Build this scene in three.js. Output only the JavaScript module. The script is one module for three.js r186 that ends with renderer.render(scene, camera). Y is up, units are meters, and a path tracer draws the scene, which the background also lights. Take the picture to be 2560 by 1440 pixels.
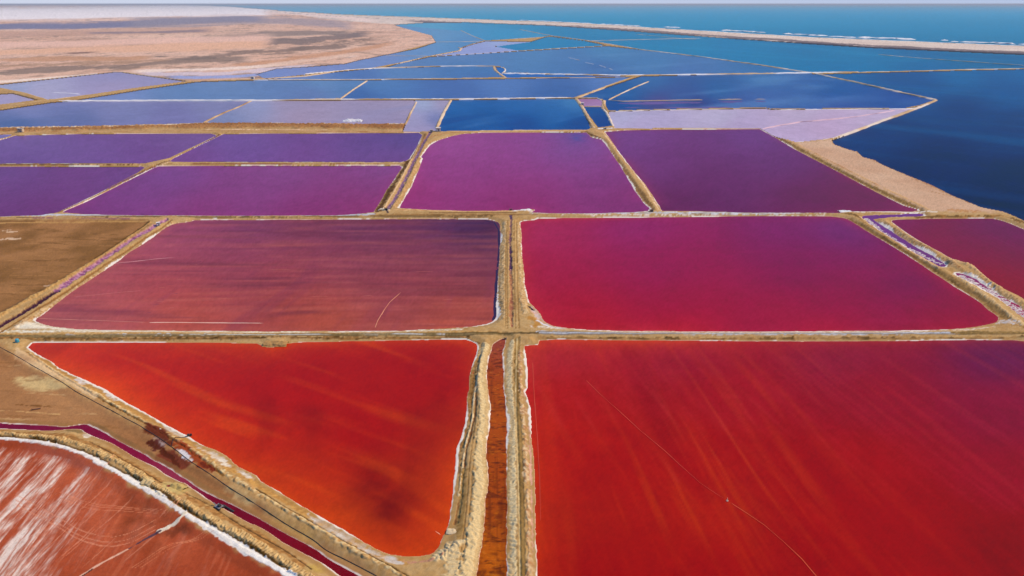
import * as THREE from 'three';
import { RoundedBoxGeometry } from 'three/addons/geometries/RoundedBoxGeometry.js';
import { mergeGeometries } from 'three/addons/utils/BufferGeometryUtils.js';

/* ------------------------------------------------------------------ camera, sky, sun, exposure */
const W = 2560, H = 1440, FOCAL = 1707, EYE = 120, HORIZON = 9;     // the photograph's frame; a drone 120 m up
const PITCH = Math.atan((H / 2 - HORIZON) / FOCAL), SP = Math.sin(PITCH), CP = Math.cos(PITCH);
const scene = new THREE.Scene();
const camera = new THREE.PerspectiveCamera(2 * Math.atan(H / 2 / FOCAL) * 180 / Math.PI, 1024 / 576, 1, 200000);
camera.position.set(0, EYE, 0);
camera.rotation.set(-PITCH, 0, 0);
scene.add(camera);

const SUN = new THREE.Vector3(0.72, 0.80, -0.18).normalize();
const sun = new THREE.DirectionalLight(0xffe6c4, 4.2);
sun.position.copy(SUN).multiplyScalar(900).add(new THREE.Vector3(0, 0, -350));
sun.target.position.set(0, 0, -350);
sun.castShadow = true; sun.shadow.mapSize.set(2048, 2048); sun.shadow.radius = 1;
Object.assign(sun.shadow.camera, { left: -700, right: 700, top: 700, bottom: -700, near: 10, far: 2500 });
scene.add(sun, sun.target);
{ // one clear, slightly hazy sky
  const w = 256, h = 128, d = new Float32Array(w * h * 4);
  const mix = (a, b, t) => a.map((v, i) => v + (b[i] - v) * t);
  for (let j = 0; j < h; j++) for (let i = 0; i < w; i++) {
    const el = ((j + 0.5) / h - 0.5) * Math.PI, e = Math.max(0, Math.sin(el));
    let c; const lift = .84;
    const seaward = 0.5 - 0.5 * Math.cos((i + 0.5) / w * 2 * Math.PI), low = mix([1.1, 1.08, 1.12], [0.36, 0.52, 0.84], seaward);
    if (el < 0) c = low;
    else {
      c = mix(low, [0.045, 0.26, 0.68], Math.min(1, Math.pow(e / 0.11, 0.75)));
      c = mix(c, [0.06, 0.23, 0.61], Math.max(0, Math.min(1, (e - 0.11) / 0.7)));
    }
    d.set([c[0] * lift, c[1] * lift, c[2] * lift, 1], (j * w + i) * 4);
  }
  const sky = new THREE.DataTexture(d, w, h, THREE.RGBAFormat, THREE.FloatType);
  sky.mapping = THREE.EquirectangularReflectionMapping; sky.magFilter = sky.minFilter = THREE.LinearFilter; sky.needsUpdate = true;
  scene.background = sky; scene.environment = sky;
}
scene.fog = new THREE.FogExp2(new THREE.Color().setRGB(0.80, 0.87, 0.95), 0.000032);
const renderer = new THREE.WebGLRenderer({ antialias: true });
renderer.setSize(1024, 576);
renderer.toneMapping = THREE.LinearToneMapping;
renderer.toneMappingExposure = 1.0;
renderer.shadowMap.enabled = true;

/* ------------------------------------------------------------------ helpers */
const taken = {};
function numbered(name) { const n = taken[name] = (taken[name] ?? -1) + 1; return n ? `${name}_${String(n).padStart(3, '0')}` : name; }
function tag(o, label, category, group, kind) {
  o.userData = { label, category };
  if (group) o.userData.group = group;
  if (kind) o.userData.kind = kind;
  return o;
}
function thing(name, label, category, pos = [0, 0, 0], turn = 0, group, kind) {
  const o = new THREE.Group(); o.name = numbered(name); o.position.set(...pos); o.rotation.y = turn;
  scene.add(o); return tag(o, label, category, group, kind);
}
function part(name, geo, mat, parent) {
  const m = new THREE.Mesh(geo, mat); m.name = parent === scene ? numbered(name) : name;
  m.castShadow = m.receiveShadow = true; parent.add(m); return m;
}
const clamp = (v, a = 0, b = 1) => v < a ? a : v > b ? b : v;
const smooth = (a, b, v) => { const t = clamp((v - a) / (b - a)); return t * t * (3 - 2 * t); };
const lerp = (a, b, t) => a + (b - a) * t;
let seed = 7; const rnd = () => ((seed = (seed * 1664525 + 1013904223) >>> 0) / 4294967296);
function hash(x, y) { let h = Math.imul(x, 374761393) ^ Math.imul(y, 668265263); h = Math.imul(h ^ (h >>> 13), 1274126177); return ((h ^ (h >>> 16)) >>> 0) / 4294967296; }
function noise(x, y) {
  const i = Math.floor(x), j = Math.floor(y), f = x - i, g = y - j, u = f * f * (3 - 2 * f), v = g * g * (3 - 2 * g);
  return lerp(lerp(hash(i, j), hash(i + 1, j), u), lerp(hash(i, j + 1), hash(i + 1, j + 1), u), v) * 2 - 1;
}
function fbm(x, y, n = 4) { let s = 0, a = 0.5; for (let k = 0; k < n; k++) { s += a * noise(x, y); x = x * 2.03 + 17.1; y = y * 2.03 + 5.7; a *= 0.5; } return s; }
const lin = v => { v /= 255; return v <= 0.04045 ? v / 12.92 : Math.pow((v + 0.055) / 1.055, 2.4); };
const GAIN = [1.06, 1.0, 0.98];                                                   // a sunlit horizontal face comes out this much brighter than its colour
const C = (r, g, b) => [lin(r) / GAIN[0], lin(g) / GAIN[1], Math.max(.004, lin(b) - .006) / GAIN[2]].map(v => Math.min(.88, v)); // base colour of a surface that looks (r, g, b) in the sun
const mix3 = (o, c, t) => { o[0] += (c[0] - o[0]) * t; o[1] += (c[1] - o[1]) * t; o[2] += (c[2] - o[2]) * t; };
// where a point of the photograph lies on the flat ground
const reach = py => EYE / (SP + (py - H / 2) / FOCAL * CP);
const depth = py => reach(py) * (CP - (py - H / 2) / FOCAL * SP);
const ground = (px, py, y = 0) => { const k = (EYE - y) / EYE, t = reach(py); return [t * (px - W / 2) / FOCAL * k, y, -depth(py) * k]; };
const flat = s => s.trim().split(/\s+/).map(p => p.split(',').map(Number));
const onGround = pts => pts.map(([a, b]) => { const g = ground(a, b); return [g[0], g[2]]; });
function chaikin(p, closed, n = 1) {
  for (let k = 0; k < n; k++) {
    const q = []; const m = p.length;
    if (!closed) q.push(p[0]);
    for (let i = 0; i < (closed ? m : m - 1); i++) {
      const a = p[i], b = p[(i + 1) % m];
      q.push([a[0] * .78 + b[0] * .22, a[1] * .78 + b[1] * .22], [a[0] * .22 + b[0] * .78, a[1] * .22 + b[1] * .78]);
    }
    if (!closed) q.push(p[m - 1]);
    p = q;
  }
  return p;
}

/* ------------------------------------------------------------------ the land as a fan of cells that widen with distance */
const X0 = -300, X1 = 2860, SX = 2, NC = Math.round((X1 - X0) / SX) + 1;
const rowsAt = []; for (let y = 11; y < 340; y += 1.25) rowsAt.push(y); for (let y = 340; y <= 1580; y += 2) rowsAt.push(y);
const NR = rowsAt.length, N = NR * NC;
const rz = new Float64Array(NR), rk = new Float64Array(NR);
for (let r = 0; r < NR; r++) { rz[r] = -depth(rowsAt[r]); rk[r] = reach(rowsAt[r]) / FOCAL; }
const gx = i => ((i % NC) * SX + X0 - W / 2) * rk[(i / NC) | 0], gz = i => rz[(i / NC) | 0];
const sd = new Float32Array(N).fill(99), pid = new Int16Array(N).fill(-1), hgt = new Float32Array(N);
const col = new Float32Array(N * 3), owner = new Int16Array(N).fill(-1), piece = new Uint16Array(N);
const rowRange = (z0, z1) => { let a = 0, b = NR - 1; while (a < NR && rz[a] < z0) a++; while (b >= 0 && rz[b] > z1) b--; return [a, b]; };
function eachCell(x0, x1, z0, z1, f) {
  const [a, b] = rowRange(z0, z1);
  for (let r = a; r <= b; r++) {
    const c0 = Math.max(0, Math.ceil((x0 / rk[r] + W / 2 - X0) / SX)), c1 = Math.min(NC - 1, Math.floor((x1 / rk[r] + W / 2 - X0) / SX));
    for (let c = c0; c <= c1; c++) f(r * NC + c, (c * SX + X0 - W / 2) * rk[r], rz[r]);
  }
}
const box = p => { let a = 1e9, b = -1e9, c = 1e9, d = -1e9; for (const [x, z] of p) { a = Math.min(a, x); b = Math.max(b, x); c = Math.min(c, z); d = Math.max(d, z); } return [a, b, c, d]; };
function signed(p, x, z, cap) {                                       // distance to a closed outline, negative inside
  let best = cap * cap, inside = false;
  for (let i = 0, j = p.length - 1; i < p.length; j = i++) {
    const ax = p[j][0], az = p[j][1], bx = p[i][0], bz = p[i][1], dx = bx - ax, dz = bz - az;
    if ((az > z) !== (bz > z) && x < (bx - ax) * (z - az) / (bz - az) + ax) inside = !inside;
    const t = clamp(((x - ax) * dx + (z - az) * dz) / (dx * dx + dz * dz + 1e-9)), ex = ax + dx * t - x, ez = az + dz * t - z, d = ex * ex + ez * ez;
    if (d < best) best = d;
  }
  return inside ? -Math.sqrt(best) : Math.sqrt(best);
}
function fillArea(pts, margin, f, sm = 0) {
  const p = onGround(sm ? chaikin(pts, true, sm) : pts), b = box(p);
  eachCell(b[0] - margin, b[1] + margin, b[2] - margin, b[3] + margin, (i, x, z) => { const d = signed(p, x, z, 60); if (d < margin) f(i, x, z, d); });
}
const lineD = new Float32Array(N), lineS = new Float32Array(N), lineT = new Float32Array(N), stamp = new Int32Array(N); let stampNow = 0;
function alongLine(pts, width, f, sm = 1) {                           // f(index, x, z, distance, way along, signed offset)
  const p = onGround(sm ? chaikin(pts, false, sm) : pts), now = ++stampNow, touched = []; let s0 = 0;
  for (let k = 0; k + 1 < p.length; k++) {
    const [ax, az] = p[k], [bx, bz] = p[k + 1], dx = bx - ax, dz = bz - az, L = Math.hypot(dx, dz) || 1e-6;
    eachCell(Math.min(ax, bx) - width, Math.max(ax, bx) + width, Math.min(az, bz) - width, Math.max(az, bz) + width, (i, x, z) => {
      const t = clamp(((x - ax) * dx + (z - az) * dz) / (L * L)), d = Math.hypot(ax + dx * t - x, az + dz * t - z);
      if (d > width) return;
      if (stamp[i] !== now) { stamp[i] = now; lineD[i] = 1e9; touched.push(i); }
      if (d < lineD[i]) { lineD[i] = d; lineS[i] = s0 + t * L; lineT[i] = (dx * (z - az) - dz * (x - ax)) / L; }
    });
    s0 += L;
  }
  for (const i of touched) f(i, gx(i), gz(i), lineD[i], lineS[i], lineT[i], s0);
}

/* ------------------------------------------------------------------ the salt ponds: outline and brine colour of each */
const P = [];
const pond = (o) => { o.pts = flat(o.at); o.hues = o.hue.trim().split(/\s*;\s*/).map(s => s.split(/[ ,]+/).map(Number)); P.push(o); return o; };
const A = pond({ label: 'triangular orange-red salt pond left of the narrow orange canal', rim: .55, rag: .5, sm: 1, edge: [9, 224, 84, 34, .8], edgeSide: 1,
  at: `75,864 82,856 640,857 652,864 670,869 692,868 725,857 800,855 1000,851 1160,849 1180,854 1195,861 1193,880 1175,932 1172,970 1167,1000 1168,1012 1162,1060 1155,1090 1142,1118 1139,1138 1136,1180 1134,1230 1127,1267 1121,1312 1114,1332 1106,1341 1100,1365 1082,1384 1052,1390 1015,1393 985,1388 947,1376 902,1350 855,1323 800,1292 747,1260 697,1230 655,1206 645,1192 640,1187 587,1162 575,1146 545,1127 507,1115 475,1093 450,1080 412,1060 362,1032 305,1000 270,977 225,955 187,940 150,920 107,892 82,878 70,870`,
  hue: '110,870 205,54,42; 350,880 173,34,42; 700,890 163,30,40; 1150,870 157,30,44; 400,980 183,34,26; 700,980 169,28,28; 1100,960 161,26,26; 640,1080 185,38,20; 900,1080 163,24,20; 1100,1080 175,36,16; 760,1180 187,48,16; 950,1180 157,30,10; 1080,1200 185,54,18; 900,1280 187,54,16; 955,1270 125,24,2; 985,1350 165,40,6; 1060,1340 191,58,18; 300,985 205,52,24',
  streaks: [[560, 1000, 800, 1090, 40, 3.4, .4, 218, 86, 36], [560, 1010, 900, 1150, 26, 4, .5, 226, 96, 40, 700, 1200, 300, 90], [940, 1140, 975, 1340, 90, 60, .0, 96, 18, 4, 955, 1265, 70, 90], [960, 1180, 940, 1330, 30, 7, .35, 120, 26, 10]] });
const B = pond({ label: 'large deep red salt pond filling the lower right corner', rim: .6, rag: .6, sm: 0, edge: [7, 226, 84, 44, .75], edgeSide: -1,
  at: `1348,851 1346,862 1311,865 1314,878 1317,902 1320,945 1321,970 1314,979 1319,995 1325,1020 1330,1070 1331,1107 1334,1140 1336,1180 1337,1250 1340,1330 1344,1440 1350,1620 2900,1620 2900,960 2700,892 2570,855 2530,850 2450,850 2200,853 2000,854 1700,852 1500,850 1400,849`,
  hue: '1370,880 169,40,54; 1700,880 155,32,56; 2100,880 137,30,58; 2520,880 101,30,76; 1400,1000 173,30,38; 1800,1000 163,28,42; 2200,1000 147,24,46; 2540,1020 135,24,54; 1380,1150 171,28,22; 1750,1150 167,26,28; 2150,1150 157,22,32; 2540,1200 145,20,42; 1400,1300 161,30,14; 1800,1300 175,34,16; 2200,1320 155,20,24; 2540,1380 133,14,26; 1400,1430 155,22,12; 1800,1430 159,24,10; 2200,1430 153,20,18',
  streaks: [[1600, 940, 1770, 1290, 60, 3.4, .55, 206, 74, 38, 1800, 1200, 260, 260], [1600, 940, 1790, 1290, 34, .8, .4, 208, 84, 52, 1820, 1180, 330, 300], [1850, 900, 2150, 1160, 60, 3, .2, 190, 52, 52], [1850, 900, 2150, 1160, 40, .9, .16, 200, 70, 64], [1420, 880, 1480, 1300, 60, 2, .28, 204, 66, 34, 1480, 1150, 200, 400], [1700, 900, 1900, 1200, 90, 9, .3, 130, 22, 40]] });
const Cc = pond({ label: 'dusky pink streaked salt pond with a navy edge along its right bank', rim: 1.1, rag: .7, sm: 1, edge: [4, 190, 100, 90, .35],
  at: `490,550 470,556 435,559 410,572 365,607 320,632 287,660 240,690 180,730 140,760 115,782 87,800 95,806 120,815 160,820 225,825 375,826 640,828 1000,827 1100,822 1175,817 1212,812 1232,805 1241,790 1240,760 1244,720 1246,680 1250,620 1251,570 1247,557 1232,551 1212,548 1000,548 700,550`,
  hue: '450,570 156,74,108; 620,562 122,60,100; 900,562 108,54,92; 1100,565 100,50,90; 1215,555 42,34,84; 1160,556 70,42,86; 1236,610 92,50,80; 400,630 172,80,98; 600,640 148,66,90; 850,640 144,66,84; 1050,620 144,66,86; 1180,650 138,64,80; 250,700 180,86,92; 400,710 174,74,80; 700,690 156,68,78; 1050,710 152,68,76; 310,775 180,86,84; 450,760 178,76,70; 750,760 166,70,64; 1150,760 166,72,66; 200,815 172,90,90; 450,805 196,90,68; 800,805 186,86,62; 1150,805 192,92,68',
  streaks: [[400, 700, 900, 703, 34, .9, .22, 200, 104, 92], [400, 705, 900, 700, 50, 2.4, .13, 100, 42, 62], [400, 705, 900, 703, 24, .5, .2, 206, 118, 104], [400, 700, 900, 700, 60, 2.2, .3, 196, 104, 88], [300, 680, 1100, 684, 46, 3.5, .42, 104, 46, 66], [300, 750, 460, 650, 30, 4, .25, 120, 50, 84]] });
pond({ label: 'crimson salt pond in the centre right beside the wide dry ditch bank', rim: .8, rag: .6, sm: 1, edge: [6, 206, 56, 60, .5], edgeSide: -1,
  at: `1347,546 1334,551 1302,553 1301,562 1304,595 1305,632 1310,682 1315,725 1320,752 1335,767 1350,782 1357,800 1370,810 1387,816 1425,821 1500,826 1640,828 1920,829 2170,827 2345,825 2420,820 2470,812 2492,805 2497,796 2490,787 2470,775 2445,752 2407,730 2345,690 2295,657 2245,625 2195,595 2157,572 2127,552 2110,545 2070,541 1920,540 1640,544`,
  hue: '1360,570 169,45,88; 1600,560 149,43,104; 1950,560 131,41,102; 2110,560 119,49,114; 1350,680 165,35,72; 1650,670 147,31,80; 2000,670 127,29,80; 2300,690 121,27,80; 1400,770 171,33,60; 1700,760 157,29,68; 2050,760 139,27,70; 2400,770 135,25,64; 1450,815 173,29,44; 1700,815 181,31,50; 2050,815 177,31,56; 2400,815 161,29,50; 1960,790 165,33,64',
  streaks: [[1400, 700, 2200, 700, 80, 5, .15, 176, 48, 84]] });
pond({ label: 'dark crimson salt pond cut off by the right edge', rim: .6, rag: .5, sm: 1,
  at: `2224,551 2245,549 2345,547 2477,546 2502,551 2532,562 2560,574 2900,720 2900,930 2700,833 2560,746 2507,720 2477,702 2452,680 2432,662 2390,652 2345,627 2295,600 2252,572`,
  hue: '2260,556 131,42,90; 2480,560 115,44,94; 2550,590 111,42,94; 2350,600 135,28,62; 2480,620 133,26,58; 2560,640 125,28,64; 2480,690 153,28,44; 2560,720 149,24,42' });
pond({ name: 'drainage_canal', cat: 'canal', label: 'narrow purple ditch blotched with white salt beside the diagonal bank', grow: .7, rim: 1.5, rag: 1.4, sm: 1,
  at: `2305,535 2240,537 2170,539 2157,543 2168,552 2195,571 2245,603 2290,631 2330,653 2350,666 2364,666 2356,656 2322,638 2267,606 2222,577 2184,552 2182,546 2240,541 2305,539`,
  hue: '2200,560 118,62,136; 2340,650 112,54,120' });
pond({ name: 'drainage_canal', cat: 'canal', label: 'salt-speckled magenta ditch at the right edge below the sandy mound', grow: 1, rim: 2.2, rag: 2.2, sm: 1,
  at: `2390,684 2440,711 2495,743 2545,781 2620,840 2700,900 2730,890 2640,815 2560,781 2532,758 2457,716 2410,686`,
  hue: '2400,690 140,54,108; 2560,790 160,30,84' });
pond({ label: 'bright magenta salt pond in the middle, widest of the purple ponds', rim: 1.0, rag: .6, sm: 0, edge: [6, 186, 66, 122, .4],
  at: `1156,335 1202,332 1448,331 1466,332 1472,337 1477,343 1490,346 1504,349 1518,367 1553,419 1588,479 1609,507 1624,521 1620,527 1588,530 1500,533 1448,534 1345,532 1331,530 1338,526 1336,523 1318,522 1290,526 1166,527 1061,524 998,520 1005,507 1026,472 1047,423 1057,396 1053,392 1075,363 1096,351 1131,340`,
  hue: '1130,350 163,81,148; 1350,345 159,77,146; 1480,360 151,77,144; 1080,420 157,67,134; 1300,410 153,67,134; 1540,430 139,63,128; 1040,490 155,53,112; 1300,480 149,55,116; 1560,490 135,51,108; 1300,520 147,45,100; 1440,336 97,87,156',
  streaks: [[1462, 334, 1420, 358, 6, 1.5, .0, 76, 84, 160, 1448, 342, 22, 12]] });
pond({ label: 'dark purple salt pond left of the sandy lagoon shore', rim: .9, rag: .5, sm: 0, edge: [5, 170, 60, 90, .5], edgeSide: -1,
  at: `1512,330 1560,326 1660,324 1899,323 1934,342 1987,374 2082,423 2187,479 2258,514 2296,525 2282,529 2200,528 2117,529 2100,532 1871,532 1750,528 1655,527 1648,514 1616,465 1581,423 1546,377 1522,342`,
  hue: '1560,340 128,70,138; 1890,335 122,68,136; 1650,420 122,58,120; 1950,410 116,56,116; 1700,500 104,38,84; 2000,490 106,36,78; 2180,510 108,34,78; 2270,524 140,46,90; 1800,460 110,46,100; 2150,526 124,40,82' });
pond({ label: 'magenta-purple salt pond left of the channel bank, below the sandy cross dyke', rim: .8, rag: .5, sm: 0, edge: [6, 168, 60, 110, .35],
  at: `155,531 211,535 316,538 600,539 844,538 903,534 934,530 945,514 966,476 991,440 1005,419 998,414 850,414 633,414 394,416 373,426 288,468 211,507 165,526`,
  hue: '420,425 131,76,143; 700,422 141,78,139; 960,425 141,80,143; 330,470 131,66,131; 650,470 141,68,129; 940,480 139,62,121; 230,525 127,56,119; 500,525 143,58,117; 750,528 139,50,107; 920,520 149,52,105' });
pond({ label: 'violet salt pond at the left edge below the brown dyke', rim: .7, rag: .5, sm: 0,
  at: `-320,420 0,417 352,416 362,419 345,431 246,483 141,532 105,538 0,541 -320,546`,
  hue: '20,425 119,80,142; 330,425 119,72,134; 20,475 119,66,128; 200,470 121,66,128; 20,530 113,56,114; 120,525 117,52,112' });
pond({ label: 'lavender-violet salt pond at the left edge above the brown dyke', rim: .7, rag: .5, sm: 0,
  at: `-320,406 0,410 180,410 362,409 422,395 520,349 541,338 527,334 211,335 39,339 20,345 -20,356 -320,395`,
  hue: '60,345 131,103,161; 480,345 127,91,149; 60,400 117,79,143; 380,400 121,73,139; 240,370 125,85,149' });
pond({ label: 'violet salt pond between the diagonal track and the channel bank', rim: .7, rag: .5, sm: 0,
  at: `559,335 700,334 900,333 1047,332 1055,338 1040,370 1022,398 1012,403 998,406 850,406 600,406 432,405 425,402 436,395`,
  hue: '600,340 125,94,160; 1020,340 93,78,142; 620,372 121,80,148; 950,372 109,76,142; 480,400 127,72,138; 980,400 131,80,142; 750,390 125,74,140' });
pond({ label: 'tiny blue-violet pond corner at the left edge under the wide brown bank', rim: .6, rag: .3, sm: 0,
  at: `-320,345 -100,337 0,336 30,337 22,341 0,347 -320,385`, hue: '0,340 132,124,182' });
pond({ name: 'brine_canal', cat: 'canal', label: 'winding maroon brine canal in the lower left', rim: .3, rag: .25, sm: 1,
  at: `-320,1050 0,1057 25,1060 125,1064 160,1068 190,1063 215,1060 230,1067 262,1082 292,1100 350,1130 385,1152 400,1158 425,1172 450,1190 465,1199 485,1214 525,1237 565,1255 640,1292 670,1310 725,1341 780,1367 827,1402 890,1435 960,1482 1060,1560 1000,1590 930,1500 847,1437 805,1407 765,1386 715,1361 677,1334 640,1313 625,1309 570,1278 525,1252 482,1222 465,1208 445,1202 412,1186 390,1169 378,1163 325,1137 280,1108 237,1092 212,1081 205,1073 175,1072 135,1077 75,1075 0,1071 -320,1068`,
  hue: '50,1066 118,22,58; 350,1140 128,22,58; 560,1262 112,12,44; 800,1385 120,8,40; 440,1195 150,60,80' });
pond({ name: 'brine_canal', cat: 'canal', label: 'straight orange-brown canal with dark weed running up the centre', rim: .7, rag: .7, sm: 1,
  at: `1262,845 1264,855 1257,877 1256,895 1261,940 1260,970 1265,1007 1266,1070 1265,1120 1267,1200 1269,1256 1266,1294 1269,1331 1266,1369 1267,1440 1268,1620 1150,1620 1192,1440 1198,1397 1206,1350 1209,1303 1217,1247 1221,1200 1220,1180 1216,1132 1222,1082 1228,1032 1226,1000 1217,965 1216,920 1220,895 1229,875 1232,862 1245,852`,
  streaks: [[1240, 1100, 1300, 1102, 1.2, .3, .75, 72, 30, 16], [1240, 1100, 1300, 1101, 2.6, 1.6, .6, 84, 36, 18], [1240, 1100, 1300, 1104, .8, .28, .5, 206, 122, 52], [1245, 1100, 1246, 1000, 14, .9, .5, 92, 40, 20]],
  hue: '1250,860 150,72,66; 1240,920 158,66,38; 1240,1000 172,80,30; 1225,1200 182,88,26; 1255,1200 150,60,20; 1205,1430 196,100,34; 1258,1430 160,78,20' });

const far = (o) => pond({ far: true, sm: 0, ...o });
far({ label: 'blue-violet salt pond at the left edge behind the brown bank', at: `-320,284 0,276 127,257 176,253 629,252 563,281 506,309 422,312 316,318 105,321 0,323 -320,326`,
  hue: '60,270 134,139,185; 300,262 140,141,183; 550,262 140,139,179; 40,310 88,109,159; 200,310 110,119,167; 430,300 130,125,173; 300,285 132,133,179', streaks: [[60, 315, 560, 262, 160, 40, .3, 148, 144, 194]] });
far({ label: 'pale mauve salt pond with a long white salt pile near its front bank', at: `629,252 850,251 1036,251 1040,258 1022,295 1013,312 900,314 850,313 527,311 506,309 563,281`,
  hue: '640,262 159,163,198; 720,260 171,157,184; 1000,262 171,157,184; 560,300 137,145,182; 750,290 175,155,180; 980,300 165,151,182', streaks: [[640, 300, 900, 262, 160, 40, .25, 140, 150, 198]] });
far({ label: 'narrow lavender salt strip between the mauve pond and the deep blue pond', at: `1036,251 1127,250 1110,280 1098,305 1086,329 1047,331 1005,331 1013,312 1022,295 1040,258`,
  hue: '1060,258 172,184,213; 1110,258 176,162,189; 1040,300 176,168,201; 1090,300 120,128,177; 1060,322 174,160,193' });
far({ label: 'deep blue salt pond in the middle, behind the bright magenta pond', at: `1127,250 1434,246 1444,252 1455,270 1466,295 1480,320 1468,326 1300,327 1100,330 1086,329 1098,305 1110,280`,
  hue: '1140,258 44,106,171; 1300,258 48,108,173; 1430,256 74,134,187; 1150,310 26,82,149; 1300,310 22,78,147; 1450,310 24,76,143; 1400,275 48,108,173', streaks: [[1200, 320, 1440, 262, 120, 26, .55, 96, 142, 200]] });
far({ label: 'small pink rectangular basin beside the sandy road bend', at: `1444,247 1493,246 1507,252 1507,266 1455,267 1448,256`, hue: '1470,250 168,114,157; 1480,261 184,146,191' });
far({ label: 'small deep blue basin enclosed by sandy roads', at: `1455,267 1507,267 1518,282 1531,316 1495,321 1478,298`, hue: '1480,275 36,88,151; 1510,305 20,72,141' });
far({ label: 'large blue salt pond ending in a point at the far right dyke', at: `1600,191 1750,187 2000,183 2035,185 2130,204 2250,231 2340,250 2300,264 2265,271 1930,273 1912,270 1660,274 1521,278 1512,262 1507,250 1493,246 1440,246 1500,224`,
  hue: '1620,196 64,115,172; 1900,190 72,125,180; 1560,230 46,103,164; 1800,225 54,105,164; 2100,225 46,97,162; 1540,265 32,81,150; 1700,255 66,101,164; 1900,250 72,107,170; 2100,260 64,93,162; 2300,255 48,83,154; 1650,259 84,77,138; 1850,262 72,95,162; 1740,268 58,61,128', streaks: [[1600, 240, 1900, 205, 160, 60, .4, 112, 158, 206]] });
far({ label: 'pale pink salt flat pond with a white line across its right end', at: `1521,279 1660,275 1912,271 1930,274 2265,272 2304,266 2195,306 2082,347 2000,357 1985,356 1936,342 1901,322 1660,322 1540,323 1531,316 1520,283`,
  hue: '1560,290 191,185,213; 1800,290 199,187,211; 2000,285 203,183,207; 2220,280 209,187,211; 1600,315 191,175,207; 1850,318 195,173,205; 2050,320 205,175,203; 2000,345 203,177,207', streaks: [[1600, 300, 1900, 300, 160, 25, .25, 206, 190, 216]] });
far({ name: 'lagoon', cat: 'lagoon', label: 'dark blue lagoon water at the right, reaching to the sandy shore', at: `2035,186 2300,179 2560,173 2900,164 2900,780 2700,640 2560,556 2539,545 2507,532 2451,521 2381,493 2328,465 2275,444 2230,425 2201,412 2187,403 2156,395 2142,382 2114,374 2085,363 2078,352 2195,306 2310,264 2340,251 2250,232`,
  hue: '2100,192 12,109,167; 2400,185 12,113,169; 2560,180 8,109,165; 2300,225 0,91,151; 2540,230 0,93,151; 2400,280 0,67,121; 2200,330 0,59,113; 2540,320 0,59,111; 2350,400 0,43,89; 2540,450 0,33,77; 2300,430 0,43,89; 2500,520 0,29,69; 2800,600 0,29,69', streaks: [[2300, 240, 2560, 260, 160, 22, .3, 60, 124, 168], [2200, 380, 2560, 420, 60, 7, .3, 26, 78, 122], [2100, 340, 2500, 380, 120, 25, .2, 30, 84, 130]] });
far({ label: 'pale lilac salt pond near the desert at the left edge', at: `-320,224 0,212 281,181 306,181 468,204 352,219 155,248 118,250 56,232 0,221 -320,236`, hue: '30,215 170,176,205; 280,186 162,156,195; 430,204 166,160,197; 100,236 188,180,207; 280,215 180,164,197', streaks: [[40, 230, 300, 205, 200, 60, .35, 182, 176, 208]] });
far({ label: 'smallest lilac salt pond at the left edge, in front of a white bank', at: `-320,250 0,236 32,234 95,251 0,263 -320,278`, hue: '20,245 180,168,201' });
far({ label: 'long blue salt pond behind a thin white line, left of centre', at: `176,253 260,240 352,225 492,205 633,201 760,200 915,200 885,222 850,247 640,252 400,253`, hue: '250,246 134,151,199; 520,212 118,147,191; 800,206 110,149,193; 500,240 110,141,187; 780,235 108,131,181; 880,206 98,139,187', streaks: [[300, 245, 700, 215, 200, 50, .3, 112, 142, 192]] });
far({ label: 'wide blue salt pond left of the sandy diagonal road in the centre', at: `915,200 1216,198 1400,195 1583,193 1510,219 1434,245 1150,249 850,249 850,247 885,222`, hue: '940,206 92,136,189; 1250,203 94,132,191; 1540,199 100,136,195; 900,240 74,112,173; 1150,235 82,116,177; 1400,236 72,110,171', streaks: [[950, 240, 1400, 205, 200, 60, .25, 92, 128, 184]] });
far({ label: 'blue pond between the long sandy road and the kinked white dyke', at: `640,200 720,193 800,184 934,171 1100,166 1233,166 1244,182 1262,194 1100,197 915,199 760,199`, hue: '760,194 116,143,195; 1000,175 102,143,193; 1200,172 82,133,187; 900,192 92,127,185; 1200,190 82,123,181' });
far({ label: 'thin blue water sliver right of the kinked sandy road', at: `1237,167 1256,168 1264,176 1254,183 1400,187 1564,190 1564,193 1264,195 1246,182`, hue: '1300,190 16,111,189' });
far({ label: 'broad blue pond below the long straight diagonal dyke', at: `955,171 1000,158 1075,142 1200,134 1300,128 1518,115 1600,124 1750,142 1900,163 2035,184 1900,185 1750,187 1564,189 1254,182 1264,175 1258,168 1233,165 1100,165`,
  hue: '1000,165 106,142,190; 1150,145 114,148,196; 1350,135 94,144,192; 1520,120 86,144,190; 1150,158 84,132,184; 1400,160 86,132,184; 1650,150 84,136,186; 1700,180 86,126,182; 1950,178 68,124,178; 1500,180 80,120,176', streaks: [[1100, 160, 1500, 140, 300, 90, .3, 112, 158, 204]] });
far({ label: 'pale lavender mudflat pond with a pointed notch on its right', at: `1075,141 1149,127 1152,121 1180,111 1212,103 1328,104 1260,113 1240,116 1300,127 1200,134`, hue: '1240,106 174,191,229; 1180,122 166,177,225; 1230,128 166,175,225' });
far({ label: 'teal-blue pond pointing into the pale lavender mudflat', at: `1240,116 1260,113 1328,104 1362,93 1375,91 1462,102 1518,114 1300,127`, hue: '1350,105 49,147,193; 1420,112 45,143,191; 1300,118 51,143,191' });
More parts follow.
